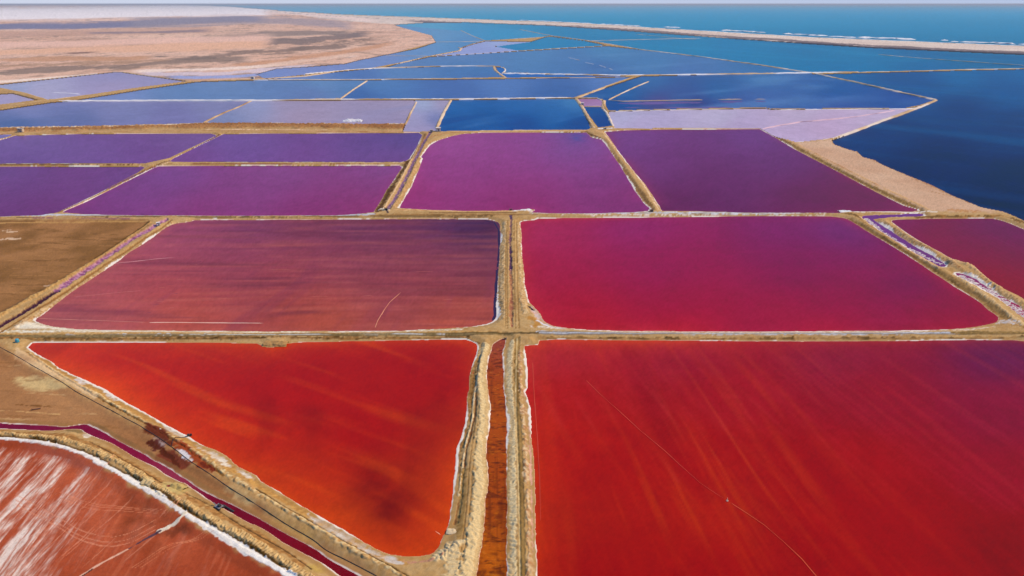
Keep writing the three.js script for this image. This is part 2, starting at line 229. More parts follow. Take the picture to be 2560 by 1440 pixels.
far({ label: 'blue tidal pond against the desert shore', at: `955,139 1040,122 1089,106 1078,89 1010,72 985,62 1152,77 1212,102 1180,110 1152,120 1149,126 1075,140 1000,157 934,170 800,183 720,192 660,197 640,186 690,172 760,168 860,160 900,150`, hue: '1100,85 114,167,207; 1050,130 118,159,205; 1160,108 98,153,201; 960,150 130,153,203; 800,178 138,153,205; 1150,84 106,163,205' });
far({ label: 'blue-teal pond in front of the beach near the far left coast', at: `985,62 1060,57 1152,56 1300,73 1376,89 1353,94 1212,102 1152,77`, hue: '1060,64 99,178,213; 1250,80 65,162,205; 1200,95 77,160,205' });
far({ label: 'teal water behind the long diagonal dyke, running along the beach', at: `1152,56 1149,55 1377,64 1553,76 1660,84 1836,97 2012,109 2187,120 2363,128 2560,137 2900,150 2900,163 2560,172 2300,178 2035,184 1900,163 1750,142 1600,124 1480,104 1376,90 1300,74`,
  hue: '1250,66 56,156,198; 1500,80 34,146,190; 1500,98 28,140,186; 1750,108 30,142,186; 1800,130 32,136,184; 2100,130 30,132,178; 2400,145 16,116,162; 2100,170 28,126,176; 2350,165 18,116,168; 2520,155 12,112,160', streaks: [[1700, 110, 2100, 140, 400, 60, .3, 92, 162, 204], [2100, 128, 2560, 150, 300, 40, .4, 84, 156, 196]] });
const SEA = far({ name: 'sea', cat: 'sea', kind: 'structure', label: 'teal open sea behind the white surf line', at: `-320,10 420,10 560,16 640,22 720,28 850,36 1202,49 1448,58 1660,72 2012,93 2560,116 2900,130 2900,10`,
  hue: '700,30 150,196,220; 1000,40 70,176,212; 1400,14 150,196,228; 1400,24 70,178,216; 1400,40 30,164,206; 1400,54 14,152,196; 2000,14 110,192,232; 2000,24 40,176,220; 2000,45 10,158,202; 2000,85 4,140,184; 2500,14 104,192,232; 2500,24 34,176,220; 2500,60 6,150,194; 2500,105 4,136,178' });  // colours pale towards the horizon, painting in the haze

P.forEach((o, n) => {
  o.id = n; o.y = -n * 0.0015;
  if (o.far) fillArea(o.pts, 0, i => { sd[i] = -99; pid[i] = n; });
  else fillArea(o.pts, 26, (i, x, z, d) => {
    const w = d - (o.grow ?? 0) + (0.24 * noise(x * .7, z * .7) + 0.4 * noise(x * .16 + 9, z * .16)) * (o.rag ?? .5);
    if (sd[i] > -90 && w < sd[i]) { sd[i] = w; pid[i] = n; }
  }, o.sm);
});

/* ------------------------------------------------------------------ the land: who owns which ground, relief, soil colour and painted slope shade */
const owners = [];
const own = (name, label, category, kind) => owners.push({ name, label, category, kind }) - 1;
const GROUND = own('ground', 'tan sandy ground between the ponds', 'ground', 'structure');
const DESERT = own('desert_ground', 'pale desert plain with grey scrub patches in the upper left', 'desert', 'structure');
const BASIN = own('ground', 'bare brown basin floor at the left edge beside the diagonal ditch', 'ground', 'structure');
const FLAT = own('ground', 'tan sandy flat in the lower left crossed by a black pipe', 'ground', 'structure');
const SHORE = own('beach', 'wide pinkish sand shore along the dark lagoon', 'beach', 'structure');
const SPIT = own('beach', 'long thin sand spit between the sea and the far ponds', 'beach', 'structure');
const PAN = own('salt_pan', 'dried orange-red salt pan with white streaks in the lower left corner', 'salt pan');

const SAND = C(192, 152, 98), SAND2 = C(170, 126, 74), PALE = C(222, 196, 148), WHITE = C(236, 226, 212), DARK = C(124, 88, 50);
const tmp = [0, 0, 0];
const put = (i, c, t) => { const k = i * 3; col[k] += (c[0] - col[k]) * t; col[k + 1] += (c[1] - col[k + 1]) * t; col[k + 2] += (c[2] - col[k + 2]) * t; };
const dry = i => sd[i] > -2;
for (let i = 0; i < N; i++) {
  if (!dry(i)) continue;
  const x = gx(i), z = gz(i);
  owner[i] = GROUND;
  const n = clamp(.5 + .8 * fbm(x * .06, z * .06, 4)), m = clamp(.5 + 1.1 * noise(x * .9, z * .9));
  tmp[0] = SAND[0]; tmp[1] = SAND[1]; tmp[2] = SAND[2]; mix3(tmp, SAND2, n * .8); mix3(tmp, PALE, m * .16);
  col.set(tmp, i * 3);
  const s = sd[i], e = s < 0 ? Math.max(-.8, s * .35 - .03) : s < 1 ? .06 + .12 * s : .16 + .95 * smooth(.9, 4.4, s);
  hgt[i] = s > 90 ? 1.2 : e;
  if (s > 1.2) hgt[i] += smooth(1.2, 3, s) * (.07 * noise(x * .8, z * .8) + .12 * noise(x * .2, z * .2));
}
function zone(at, id, c1, c2, f, opt = {}) {                          // a stretch of ground with soil of its own
  fillArea(flat(at), opt.soft ?? 2, (i, x, z, d) => {
    if (!dry(i)) return;
    const t = smooth(opt.soft ?? 2, -(opt.soft ?? 2), d + (opt.rag ?? 1) * noise(x * .4, z * .4));
    const n = clamp(.5 + 1.1 * fbm(x * f, z * f * (opt.squash ?? 1), 5));
    tmp[0] = c1[0]; tmp[1] = c1[1]; tmp[2] = c1[2]; mix3(tmp, c2, n);
    put(i, tmp, t * (opt.a ?? 1));
    if (d < 0 && id !== null) { owner[i] = id; piece[i] = 0; }
    if (opt.y !== undefined && d < 0 && sd[i] > .3) hgt[i] = lerp(hgt[i], opt.y + .1 * noise(x * .3, z * .3), smooth(0, -4, d) * smooth(.3, 1.6, sd[i]));
  }, opt.sm ?? 0);
}
zone(`-320,11 640,11 850,38 1152,56 1089,106 960,140 700,196 480,205 306,181 281,181 0,211 -320,236`, DESERT, C(226, 184, 160), C(212, 166, 140), .004, { soft: 8, y: .6 });
zone(`-320,552 0,553 366,553 384,557 372,570 250,652 130,722 0,792 -320,980`, BASIN, C(164, 114, 70), C(132, 90, 50), .07, { soft: 2, y: .25 });
zone(`-320,868 0,868 50,905 235,1008 362,1078 480,1160 640,1264 815,1376 940,1440 1010,1500 1120,1600 1000,1590 930,1500 847,1437 640,1313 445,1202 237,1092 205,1073 0,1071 -320,1068`, FLAT, C(176, 124, 80), C(156, 104, 64), .035, { soft: 2, y: .5 });
zone(`-320,1104 0,1104 90,1109 190,1136 262,1174 340,1224 400,1260 470,1303 540,1344 620,1394 700,1441 780,1495 900,1600 -320,1600`, PAN, C(184, 86, 56), C(160, 64, 38), .05, { soft: 1, y: .2 });
zone(`1987,359 2078,352 2085,363 2114,374 2142,382 2156,395 2187,403 2201,412 2230,425 2275,444 2328,465 2381,493 2451,521 2507,532 2480,536 2320,531 2258,505 2187,470 2082,414 2010,377`, SHORE, C(212, 174, 142), C(198, 154, 122), .03, { soft: 4, rag: 3 });
zone(`640,24 850,37 1202,50 1448,59 1660,73 2012,94 2560,117 2900,131 2900,151 2560,137 2363,128 2187,120 2012,109 1836,97 1660,84 1553,76 1377,65 1149,56 985,61 850,52`, SPIT, C(228, 208, 192), C(214, 190, 174), .006, { soft: 14, rag: 10, y: 1.4 });

const embank = (at, hw, label) => {
  const id = own('embankment', label, 'embankment');
  alongLine(flat(at), hw, (i, x, z, d) => {
    const v = d / hw; if (!dry(i) || (nearest[i] <= v)) return;
    nearest[i] = v; owner[i] = id; piece[i] = 0;
  });
};
const nearest = new Float32Array(N).fill(1);
embank('1186,866 1195,930 1192,1000 1182,1080 1170,1180 1158,1260 1135,1350 1105,1410 1110,1620', 9, 'clumpy sand embankment between the triangular orange pond and the orange canal');
embank('1290,850 1292,1000 1300,1150 1303,1300 1306,1620', 7, 'sand embankment with wheel tracks between the orange canal and the big red pond');
embank('-320,849 0,845 640,841 1270,838 1900,838 2560,838 2900,842', 7.5, 'long straight road embankment crossing the whole picture behind the red ponds');
embank('1278,551 1276,700 1280,826', 8, 'rutted embankment between the dusky pink pond and the crimson pond');
embank('-320,548 0,544 640,541 1000,537 1300,537 1640,536 2120,535 2330,536 2520,540 2700,600', 10, 'long cross embankment with a grey road between the purple and crimson ponds');
embank('420,554 300,640 150,745 0,835 -250,985', 10, 'diagonal embankment with a purple ditch beside the brown basin');
embank('2125,548 2230,605 2360,680 2480,755 2560,815 2820,980', 13, 'diagonal double embankment at the right between two crimson ponds');
embank('1064,338 1030,410 990,480 950,530', 12, 'double embankment with a grey channel left of the magenta pond');
embank('1490,334 1545,398 1600,475 1640,530', 8, 'brown embankment between the magenta pond and the dark purple pond');
embank('548,336 430,402 370,423 240,486 130,538', 7, 'narrow diagonal embankment with a dark rut between the violet ponds');
embank('-320,416 0,413 362,412', 6, 'brown dyke between two violet ponds at the left edge');
embank('424,409 700,410 1005,409', 6, 'thin sandy dyke between the violet and the magenta-purple pond');
embank('-320,348 0,329 300,323 600,319 1000,322 1060,331', 30, 'broad brown earth bank in front of the blue-violet and mauve ponds');
embank('1070,333 1300,328 1470,327', 12, 'sandy dyke between the deep blue pond and the bright magenta pond');
embank('1490,324 1700,321 1900,321', 8, 'straight salt-edged dyke in front of the pale pink pond');
embank('1905,322 1990,367 2150,452 2312,531', 8, 'diagonal embankment between the dark purple pond and the pinkish shore');
embank('72,872 150,928 300,1014 470,1114 600,1200 750,1292 900,1368 1000,1425 1080,1500', 7, 'diagonal sand embankment along the lower left side of the triangular pond');
embank('-320,1090 0,1091 100,1100 225,1128 300,1164 400,1232 550,1322 740,1432 850,1500', 5, 'ridged earth bank curving round the dried orange salt pan');

const PIECES = ['bank', 'salt_rim', 'wheel_track', 'spoil_ridge', 'ditch', 'shade_tinted_slope'];  // the slope pieces carry shade painted into their colour
function stroke(at, w, c, o = {}) {                                   // a rut, ridge, stain, painted shade or band along a line; w and heights in metres
  const rag = o.rag ?? .35, f = o.f ?? 1.1, c2 = o.c2;
  const myPiece = o.piece ? PIECES.push(o.piece) - 1 : 0;
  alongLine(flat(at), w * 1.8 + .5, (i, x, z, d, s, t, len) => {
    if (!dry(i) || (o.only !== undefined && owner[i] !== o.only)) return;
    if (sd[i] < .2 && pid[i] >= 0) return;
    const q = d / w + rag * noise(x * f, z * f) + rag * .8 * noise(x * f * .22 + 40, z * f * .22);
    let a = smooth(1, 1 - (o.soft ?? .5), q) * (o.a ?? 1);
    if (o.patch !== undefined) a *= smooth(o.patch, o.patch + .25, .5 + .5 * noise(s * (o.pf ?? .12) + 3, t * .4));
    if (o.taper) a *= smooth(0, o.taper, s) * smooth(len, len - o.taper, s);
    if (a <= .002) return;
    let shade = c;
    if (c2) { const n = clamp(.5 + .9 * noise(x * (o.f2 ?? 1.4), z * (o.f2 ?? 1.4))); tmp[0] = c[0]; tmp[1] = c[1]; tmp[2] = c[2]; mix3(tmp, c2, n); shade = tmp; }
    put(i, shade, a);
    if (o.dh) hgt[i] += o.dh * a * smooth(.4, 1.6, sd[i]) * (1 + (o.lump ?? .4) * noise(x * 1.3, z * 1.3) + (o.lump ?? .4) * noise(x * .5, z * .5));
    if (o.scallop) {                                                  // heaps tipped one after the other, each a small crescent
      const ph = s / o.scallop + 1.1 * (t / w) * (t / w) * .5 + .55 * noise(x * .6, z * .6);
      const v = ph - Math.floor(ph);
      hgt[i] += a * (.3 * Math.sin(Math.PI * v) - .12 + .1 * noise(x * 2.1, z * 2.1));
      put(i, v < .24 ? DARK : PALE, a * (v < .24 ? .24 : .42 * v));  // each heap painted dark on one side and pale on the other, as shading
    }
    if (o.piece && a > .35 && owners[owner[i]].name === 'embankment') piece[i] = myPiece;
  }, o.sm ?? 1);
}
const stain = (at, c, soft, o = {}) => fillArea(flat(at), soft, (i, x, z, d) => {
  if (!dry(i)) return;
  let a = smooth(soft, -soft, d + (o.rag ?? .8) * fbm(x * (o.f ?? .8), z * (o.f ?? .8), 3) * 2) * (o.a ?? 1);
  if (o.n) a *= clamp(.6 + o.n * fbm(x * (o.nf ?? .5), z * (o.nf ?? .5), 4));
  put(i, c, a);
}, o.sm ?? 1);

/* road embankment across the picture */
stroke('-320,836 0,836 300,832 640,832 1000,831 1150,827', 1.6, C(232, 222, 200), { rag: .3, c2: C(206, 178, 132), patch: .2 });
stroke('1330,822 1450,829 1700,833 2100,833 2350,830 2480,822', 1.4, C(226, 208, 182), { rag: .4, c2: C(196, 150, 98) });
stroke('-320,842 0,842 250,838 640,837 1000,836 1260,836', .9, C(188, 136, 76), { rag: .5, c2: C(206, 164, 104) });
stroke('-320,848 0,847 300,845 640,843 1000,841 1270,839 1345,838', 1.3, C(122, 100, 62), { c2: C(146, 122, 84), rag: .35, piece: 'wheel_track' });
stroke('170,842 400,842 640,842 900,841 1110,839', .55, C(196, 190, 182), { rag: .6, patch: .18, piece: 'wheel_track' });
stroke('1345,837 1500,838 1900,839 2200,839 2400,838', 1.25, C(200, 202, 208), { c2: C(176, 176, 182), f2: .5, rag: .2, soft: .3, piece: 'wheel_track' });
stroke('2380,838 2480,836 2560,838 2900,842', 1.4, C(128, 100, 56), { c2: C(160, 124, 70), rag: .3, piece: 'wheel_track' });
stroke('1130,838 1270,838 1345,838', .4, C(92, 70, 42), { rag: .3 });
stroke('-320,856 0,852 300,850 640,849 1000,847 1170,846', .9, C(156, 110, 62), { c2: C(96, 66, 34), f2: .7, rag: .5, dh: .2, lump: .6, piece: 'shade_tinted_slope' });  // near slope darkened in the colour, standing in for shade
stroke('1350,846 1600,848 1900,849 2200,848 2560,846', .9, C(176, 132, 80), { c2: C(100, 72, 40), f2: .5, rag: .5, dh: .25, lump: .6, piece: 'shade_tinted_slope' });  // same painted shade on the right half of the near slope
stroke('1120,844 1165,849 1195,860', 1.2, C(92, 66, 34), { rag: .4 });
for (const [at, w] of [['-320,850 0,849 640,845 1000,843 1270,841 1345,840', .34], ['-320,845 0,844 640,840.5 1000,838.5 1270,836.5', .34], ['1345,839.6 1900,840.6 2400,839.6 2560,840', .26], ['1345,836 1900,837 2400,836.4 2560,836.6', .26]]) stroke(at, w, C(112, 88, 56), { rag: .3, a: .8, dh: -.1, piece: 'wheel_track' });
for (const [at, w] of [['-320,547 0,545 640,543 1000,541 1640,538.6 2100,536', .4], ['-320,543 0,541 640,539 940,538', .4]]) stroke(at, w, C(124, 100, 74), { rag: .4, a: .7, piece: 'wheel_track' });
for (const at of ['1290,855 1288,1000 1293,1080 1298,1200 1300,1300 1301,1440 1302,1580', '1298,855 1296,1000 1302,1080 1307,1200 1309,1300 1311,1440 1313,1580', '1192,1010 1186,1080 1174,1170 1168,1260 1160,1340 1148,1420 1140,1520', '1199,1010 1193,1090 1182,1180 1177,1260 1168,1340 1157,1420']) stroke(at, .2, C(120, 88, 52), { rag: .35, a: .85, dh: -.12, piece: 'wheel_track' });
/* left bank of the orange canal */
stroke('1206,868 1198,885 1184,935 1180,972 1174,1008 1168,1065 1150,1112 1145,1140 1142,1180', 1.25, C(104, 70, 36), { c2: C(150, 108, 62), rag: .6, dh: -.25, lump: .6, piece: 'shade_tinted_slope' });  // shade of the slope facing away from the sun, painted dark brown
stroke('1202,880 1194,930 1188,980 1190,1030 1176,1090 1163,1140 1156,1200 1150,1260 1140,1310', .5, C(136, 88, 52), { rag: .5, dh: -.25, piece: 'wheel_track' });
stroke('1195,940 1184,1000 1180,1060 1164,1110 1156,1170 1148,1240', .35, C(224, 196, 150), { rag: .6, dh: .25 });
stroke('1160,1180 1158,1260 1150,1330 1140,1400 1135,1500', 1.0, C(150, 112, 62), { c2: C(178, 138, 82), rag: .5, piece: 'wheel_track' });
stroke('1213,866 1206,920 1208,980 1214,1010 1208,1080 1202,1150 1204,1200 1200,1260 1190,1330 1178,1400 1160,1480', 2.3, C(216, 186, 134), { scallop: 1.7, rag: .3, dh: .45, piece: 'spoil_ridge' });
stroke('1140,1370 1128,1440 1120,1520', 2.6, C(214, 184, 134), { scallop: 1.5, rag: .6, dh: .05, piece: 'spoil_ridge' });
stroke('1085,1400 1120,1380 1150,1370', 1.6, C(218, 190, 142), { scallop: 1.3, rag: .6, dh: .2 });
stroke('1060,1402 1090,1392 1112,1372', .8, C(196, 96, 70), { rag: 1, patch: .3 });
stroke('1000,1405 1040,1412 1080,1404', .9, C(190, 136, 106), { rag: .5 });
/* right bank of the orange canal */
stroke('1280,858 1270,930 1277,1000 1281,1100 1281,1200 1284,1300 1281,1440 1282,1560', 1.35, C(226, 200, 150), { scallop: 1.35, rag: .3, dh: .12, piece: 'spoil_ridge' });
stroke('1294,850 1290,900 1292,1000 1298,1070 1302,1200 1304,1300 1305,1440 1306,1600', 1.25, C(152, 120, 72), { c2: C(128, 98, 56), f2: .3, rag: .3, dh: -.3, piece: 'wheel_track' });
stroke('1290,905 1292,960 1294,1010', 1.0, C(118, 88, 48), { rag: .4 });
stroke('1293,850 1288,1000 1296,1200 1300,1440 1300,1600', .25, C(206, 176, 124), { rag: .3 });
stroke('1300,880 1305,990 1313,1090 1318,1200 1323,1330 1326,1440 1328,1600', .8, C(216, 184, 140), { c2: C(178, 126, 84), rag: .7, dh: .25, lump: .7, piece: 'spoil_ridge' });
stroke('1308,890 1314,960 1310,990 1322,1060 1326,1120 1329,1250 1334,1440', .35, C(214, 160, 134), { rag: .8, patch: .3 });
/* rutted middle embankment */
stroke('1262,560 1256,640 1254,720 1258,800', 1.9, C(214, 178, 128), { c2: C(178, 134, 84), scallop: 1.6, rag: .4, dh: .35, piece: 'spoil_ridge' });
stroke('1296,560 1301,640 1306,720 1312,790', 1.7, C(216, 180, 130), { c2: C(184, 140, 90), scallop: 1.6, rag: .4, dh: .35, piece: 'spoil_ridge' });
for (const dx of [-13, -9, 9, 17]) stroke(`${1278 + dx * .8},556 ${1276 + dx},680 ${1279 + dx * 1.1},826`, .32, C(150, 112, 66), { rag: .4, dh: -.12, piece: 'wheel_track' });
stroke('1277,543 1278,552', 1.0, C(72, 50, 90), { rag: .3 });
stroke('1278,552 1275,600 1276,640 1277,690', .75, C(104, 66, 88), { c2: C(168, 120, 90), f2: .6, rag: .5, dh: -.45, piece: 'ditch' });
stroke('1276,620 1277,650 1277,676', .8, C(74, 44, 80), { rag: .5, dh: -.2, piece: 'ditch' });
stroke('1277,690 1279,740 1278,790 1280,822', .9, C(150, 84, 66), { c2: C(176, 124, 86), f2: .6, rag: .5, dh: -.45, piece: 'ditch' });
stroke('1330,770 1345,790 1370,815', 2.0, C(206, 160, 136), { c2: C(196, 176, 170), rag: .5 });
stroke('1325,800 1350,812 1340,822', 1.6, C(190, 134, 66), { rag: .5 });
stroke('1346,806 1365,818 1400,824', 1.2, C(206, 202, 204), { rag: .5 });
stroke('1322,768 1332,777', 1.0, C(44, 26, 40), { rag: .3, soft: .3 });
/* cross embankment at mid distance */
stroke('-320,545 0,543 160,541 400,540 640,540 930,540', 2.2, C(200, 200, 204), { c2: C(178, 178, 182), f2: .25, rag: .35, soft: .3, piece: 'wheel_track' });
stroke('1330,535 1500,536 1640,536 1900,536 2080,533', 2.4, C(206, 204, 206), { c2: C(174, 158, 140), f2: .3, rag: .5, soft: .35, piece: 'wheel_track' });
stroke('-320,553 0,549 200,547 640,545 1000,544 1230,545', 1.1, C(112, 86, 54), { rag: .5, patch: .25, piece: 'shade_tinted_slope' });  // painted shade along the near edge of the bank
stroke('0,549 150,549 330,551', 1.3, C(150, 100, 96), { rag: .5, patch: .3 });
stroke('930,542 1060,541 1180,541 1300,541', 1.8, C(132, 94, 50), { c2: C(168, 124, 74), f2: .3, rag: .3, piece: 'wheel_track' });
stroke('990,528 1100,531 1290,531', 2.0, C(222, 178, 124), { c2: C(196, 144, 92), rag: .3 });
stroke('1000,535 1150,536 1290,536', .6, C(118, 80, 44), { rag: .3 });
stroke('1290,531 1320,527 1336,529', 2.0, C(226, 224, 224), { rag: .5, dh: .3 });
stroke('2080,527 2110,529 2135,530', 2.2, C(236, 236, 240), { rag: .6, dh: .3 });
stroke('2130,533 2300,531 2340,534', 1.0, C(232, 222, 206), { rag: .6 });
stroke('1400,541 1700,541 2060,539', .9, C(228, 206, 186), { rag: .6, patch: .25 });
stroke('2290,545 2400,543 2500,543', 1.6, C(168, 118, 62), { c2: C(110, 78, 40), f2: .4, rag: .5 });
stroke('2100,535 2140,541 2170,556', 2.2, C(116, 84, 44), { rag: .4 });
/* diagonal ditch left */
stroke('416,552 330,603 250,658 190,698 140,733', 2.3, C(140, 72, 116), { c2: C(196, 140, 160), f2: 1.0, rag: .35, dh: -.6, piece: 'ditch' });
stroke('140,733 70,780 0,822 -220,948', 1.7, C(66, 30, 54), { rag: .25, dh: -.8, soft: .3, piece: 'ditch' });
stroke('432,553 330,620 200,708 100,776 0,838 -200,965', .75, C(142, 98, 54), { rag: .3, dh: -.2, piece: 'wheel_track' });
stroke('428,560 330,630 220,702 100,786 30,830', 1.5, C(218, 188, 142), { c2: C(172, 122, 72), f2: 1.3, rag: .4, dh: .3, lump: .6, piece: 'spoil_ridge' });
stroke('375,560 300,615 200,680 120,728 0,795 -200,910', 1.4, C(176, 128, 74), { c2: C(200, 158, 98), rag: .4, dh: .5, piece: 'spoil_ridge' });
stroke('372,557 362,566 330,586 240,645', 1.2, C(112, 74, 36), { rag: .4 });
stroke('-100,567 0,558 200,557 366,556', 1.2, C(188, 140, 84), { rag: .4 });
stain('30,828 95,800 240,826 640,831 640,834 240,832 90,826', C(230, 216, 190), 1.2, { rag: .5 });
for (const [x, y, s] of [[15, 578, 1.4], [30, 581, 1.2], [20, 597, 1], [38, 599, 1.2], [5, 600, 1.2], [120, 716, .8]]) stroke(`${x - 9},${y} ${x + 9},${y - 1}`, s, C(214, 178, 144), { rag: .8 });
/* right diagonal */
stroke('2124,549 2200,592 2330,672 2440,742 2540,812 2700,915', 2.2, C(108, 78, 40), { c2: C(150, 112, 64), f2: .4, rag: .4, dh: -.2, piece: 'shade_tinted_slope' });  // shaded lower-left side, painted dark olive
stroke('2150,552 2240,608 2350,680 2460,752 2560,826 2700,930', 1.7, C(172, 132, 80), { c2: C(146, 108, 62), rag: .3, piece: 'wheel_track' });
stroke('2150,543 2175,560 2260,618 2345,676', 1.0, C(216, 178, 134), { rag: .5, dh: .4, lump: .6, piece: 'spoil_ridge' });
stroke('2395,698 2470,750 2560,820', 1.3, C(206, 168, 116), { scallop: 2, rag: .5, dh: .3, piece: 'spoil_ridge' });
stroke('2200,556 2290,610 2390,672', 3.0, C(152, 108, 64), { c2: C(192, 146, 96), scallop: 2.2, rag: .4, dh: .4, piece: 'spoil_ridge' });
stroke('2420,688 2500,735 2560,772 2700,862', 3.2, C(168, 124, 76), { c2: C(204, 160, 106), scallop: 2.2, rag: .4, dh: .4, piece: 'spoil_ridge' });
stroke('2380,660 2425,665 2460,692 2500,722', 2.8, C(204, 164, 116), { rag: .4, dh: .8, piece: 'spoil_ridge' });
stroke('2455,798 2500,806 2530,812', 2.4, C(206, 200, 198), { c2: C(186, 150, 110), rag: .6 });
stroke('2530,550 2560,562 2700,610', 2.5, C(150, 108, 60), { c2: C(98, 70, 36), rag: .5 });
/* channel bank left of the magenta pond */
stroke('1078,330 1062,352 1040,397 1017,445 992,495 968,528', 1.7, C(132, 100, 134), { c2: C(112, 78, 110), rag: .25, soft: .3, dh: -.8, piece: 'ditch' });
stroke('1022,404 990,452 960,505 944,532', 3.0, C(116, 78, 40), { c2: C(86, 56, 28), f2: .8, rag: .5, piece: 'shade_tinted_slope' });  // left slope painted dark brown for its shade
stroke('1064,337 1045,372 1030,398', 2.2, C(150, 108, 64), { rag: .4, piece: 'shade_tinted_slope' });  // upper stretch of the same slope, shade painted more lightly
stroke('1056,346 1034,392 1006,446 980,492 958,528', .8, C(228, 184, 134), { rag: .4, dh: .3, piece: 'spoil_ridge' });
stroke('1068,362 1048,402 1024,450 1000,498 984,522', 2.6, C(202, 162, 110), { c2: C(178, 134, 84), rag: .4, dh: .3, piece: 'spoil_ridge' });
stroke('1075,346 1110,336 1170,330', 2.2, C(204, 148, 94), { c2: C(164, 110, 64), rag: .4 });
stroke('952,527 972,530', 1.6, C(228, 206, 176), { rag: .5, dh: .5 });
stroke('965,525 970,536', .9, C(54, 40, 62), { rag: .2 });
/* embankment between magenta and dark purple */
stroke('1500,347 1545,404 1600,482 1634,528', 2.3, C(128, 92, 52), { c2: C(160, 120, 72), rag: .3, piece: 'shade_tinted_slope' });  // left-facing side with shade painted into the brown
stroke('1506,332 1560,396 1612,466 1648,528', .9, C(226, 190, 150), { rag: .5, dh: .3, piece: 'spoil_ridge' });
stroke('1465,331 1480,340 1502,347', 2.0, C(108, 72, 42), { rag: .3 });
stroke('1488,328 1505,334', 3.0, C(206, 160, 108), { rag: .3 });
/* violet pond dykes */
stroke('548,337 430,401 370,423 240,486 135,536', 1.5, C(106, 70, 40), { c2: C(134, 92, 54), rag: .3, dh: -.4, piece: 'wheel_track' });
stroke('556,337 440,402 380,424 250,488 160,527', .9, C(222, 180, 144), { rag: .4, dh: .2, piece: 'spoil_ridge' });
stroke('534,338 425,396 352,424 236,483 140,530', .6, C(206, 160, 120), { rag: .4 });
stroke('-320,418 0,414 362,413', 1.6, C(130, 86, 48), { c2: C(84, 54, 30), f2: .3, rag: .5, piece: 'shade_tinted_slope' });  // near side of the dyke, its shade painted in
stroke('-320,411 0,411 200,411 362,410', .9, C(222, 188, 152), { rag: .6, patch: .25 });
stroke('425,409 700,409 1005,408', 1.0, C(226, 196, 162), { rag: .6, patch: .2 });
stroke('425,412 700,412 1000,411', 1.0, C(142, 90, 56), { rag: .5, patch: .2, piece: 'shade_tinted_slope' });  // shade painted on the near side of the thin dyke
/* broad brown bank */
stroke('-320,344 0,328 300,321 600,316 900,318 1000,320', 17, C(170, 120, 72), { c2: C(148, 98, 56), f2: .05, rag: .3, f: .1, soft: .4, dh: 1.2, piece: 'spoil_ridge' });
stroke('-320,352 0,333 300,331 600,329 900,331 1050,330', 2.2, C(172, 116, 70), { c2: C(206, 156, 110), f2: .1, rag: .3, piece: 'wheel_track' });
stroke('520,326 700,327 815,327', 2.2, C(228, 190, 150), { rag: .5, patch: .1 });
stroke('450,316 520,311 620,314', 5, C(150, 100, 56), { rag: .5, f: .2 });
stroke('-320,332 0,324 100,323 320,320 420,314 520,310 850,313 1010,314', 2.6, C(226, 204, 176), { rag: .6, patch: .3, pf: .02 });
stroke('1085,331 1300,329 1460,328', 2.4, C(216, 172, 120), { rag: .4 });
stroke('1100,329 1300,327 1460,326', 1.4, C(238, 224, 204), { rag: .5, patch: .2, pf: .03 });
stroke('1515,323 1700,321 1900,320', 1.6, C(240, 214, 184), { rag: .4, patch: .1 });
stroke('1500,324 1530,323', 3, C(232, 222, 216), { rag: .5 });
/* bank and shore at the lagoon */
stroke('1905,324 1990,370 2150,456 2306,530', 2.4, C(124, 94, 52), { c2: C(156, 118, 66), rag: .4, dh: -.2, piece: 'shade_tinted_slope' });  // pond-side slope with painted shade
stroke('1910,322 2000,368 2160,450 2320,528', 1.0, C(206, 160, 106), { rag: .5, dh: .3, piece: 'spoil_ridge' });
stroke('2085,362 2142,380 2190,402 2280,444 2390,494 2500,530', 3.6, C(176, 124, 86), { rag: .8 });
stroke('2010,372 2110,424 2200,470', .7, C(176, 124, 78), { rag: .6, patch: .3 });
stroke('2390,500 2430,512 2455,518', 1.4, C(140, 88, 54), { rag: .9, patch: .25, pf: .3 });
stroke('2320,482 2380,495', .5, C(178, 128, 84), { rag: .9 });
stroke('2380,530 2440,532', 3, C(186, 126, 68), { rag: .7, a: .7 });
/* triangular pond's lower left bank, and the flat behind it */
stroke('80,880 150,928 235,975 300,1012 412,1070 480,1112 560,1162 640,1212 760,1283 860,1345 940,1392 1010,1412', 1.5, C(198, 148, 82), { c2: C(176, 126, 68), rag: .4 });
stroke('64,878 100,906 180,957 235,987 300,1026 370,1066 430,1096 500,1146 560,1190 640,1236 720,1286 800,1331 870,1373 960,1421 1010,1450', .85, C(224, 194, 140), { c2: C(190, 142, 86), rag: .5, dh: .28, lump: .6, piece: 'spoil_ridge' });
stroke('68,884 100,911 180,962 300,1031 430,1102 560,1196', .45, C(140, 96, 50), { rag: .5, dh: -.2, piece: 'wheel_track' });
stroke('640,1228 720,1278 800,1322 870,1364 960,1413 1020,1450', .35, C(96, 70, 40), { rag: .4, dh: -.2, piece: 'wheel_track' });
stain('186,943 220,962 200,965', C(220, 214, 208), .6); stain('255,975 300,1003 280,1002', C(222, 214, 204), .6);
stain('410,1062 470,1096 455,1098 420,1080', C(220, 208, 190), .6, { rag: .5 }); stain('485,1110 560,1145 580,1170 560,1168 500,1130', C(218, 206, 188), .6, { n: .8 });
stain('585,1162 640,1196 632,1205 590,1180', C(220, 210, 194), .5, { n: .8 }); stain('770,1284 860,1335 950,1385 930,1392 850,1350 770,1300', C(204, 198, 188), .6, { n: .7 });
stain('940,1382 1000,1400 1010,1420 940,1398', C(206, 204, 200), .5, { n: .5 });
stain('45,874 85,897 160,947 250,996 238,1003 150,955 90,927 38,902', C(214, 178, 132), .7, { rag: .4, sm: 0 });
stain('30,945 110,948 180,968 160,978 70,982', C(208, 174, 118), 1.5); stain('0,930 100,905 60,890 0,900', C(166, 110, 66), 4, { a: .6 });
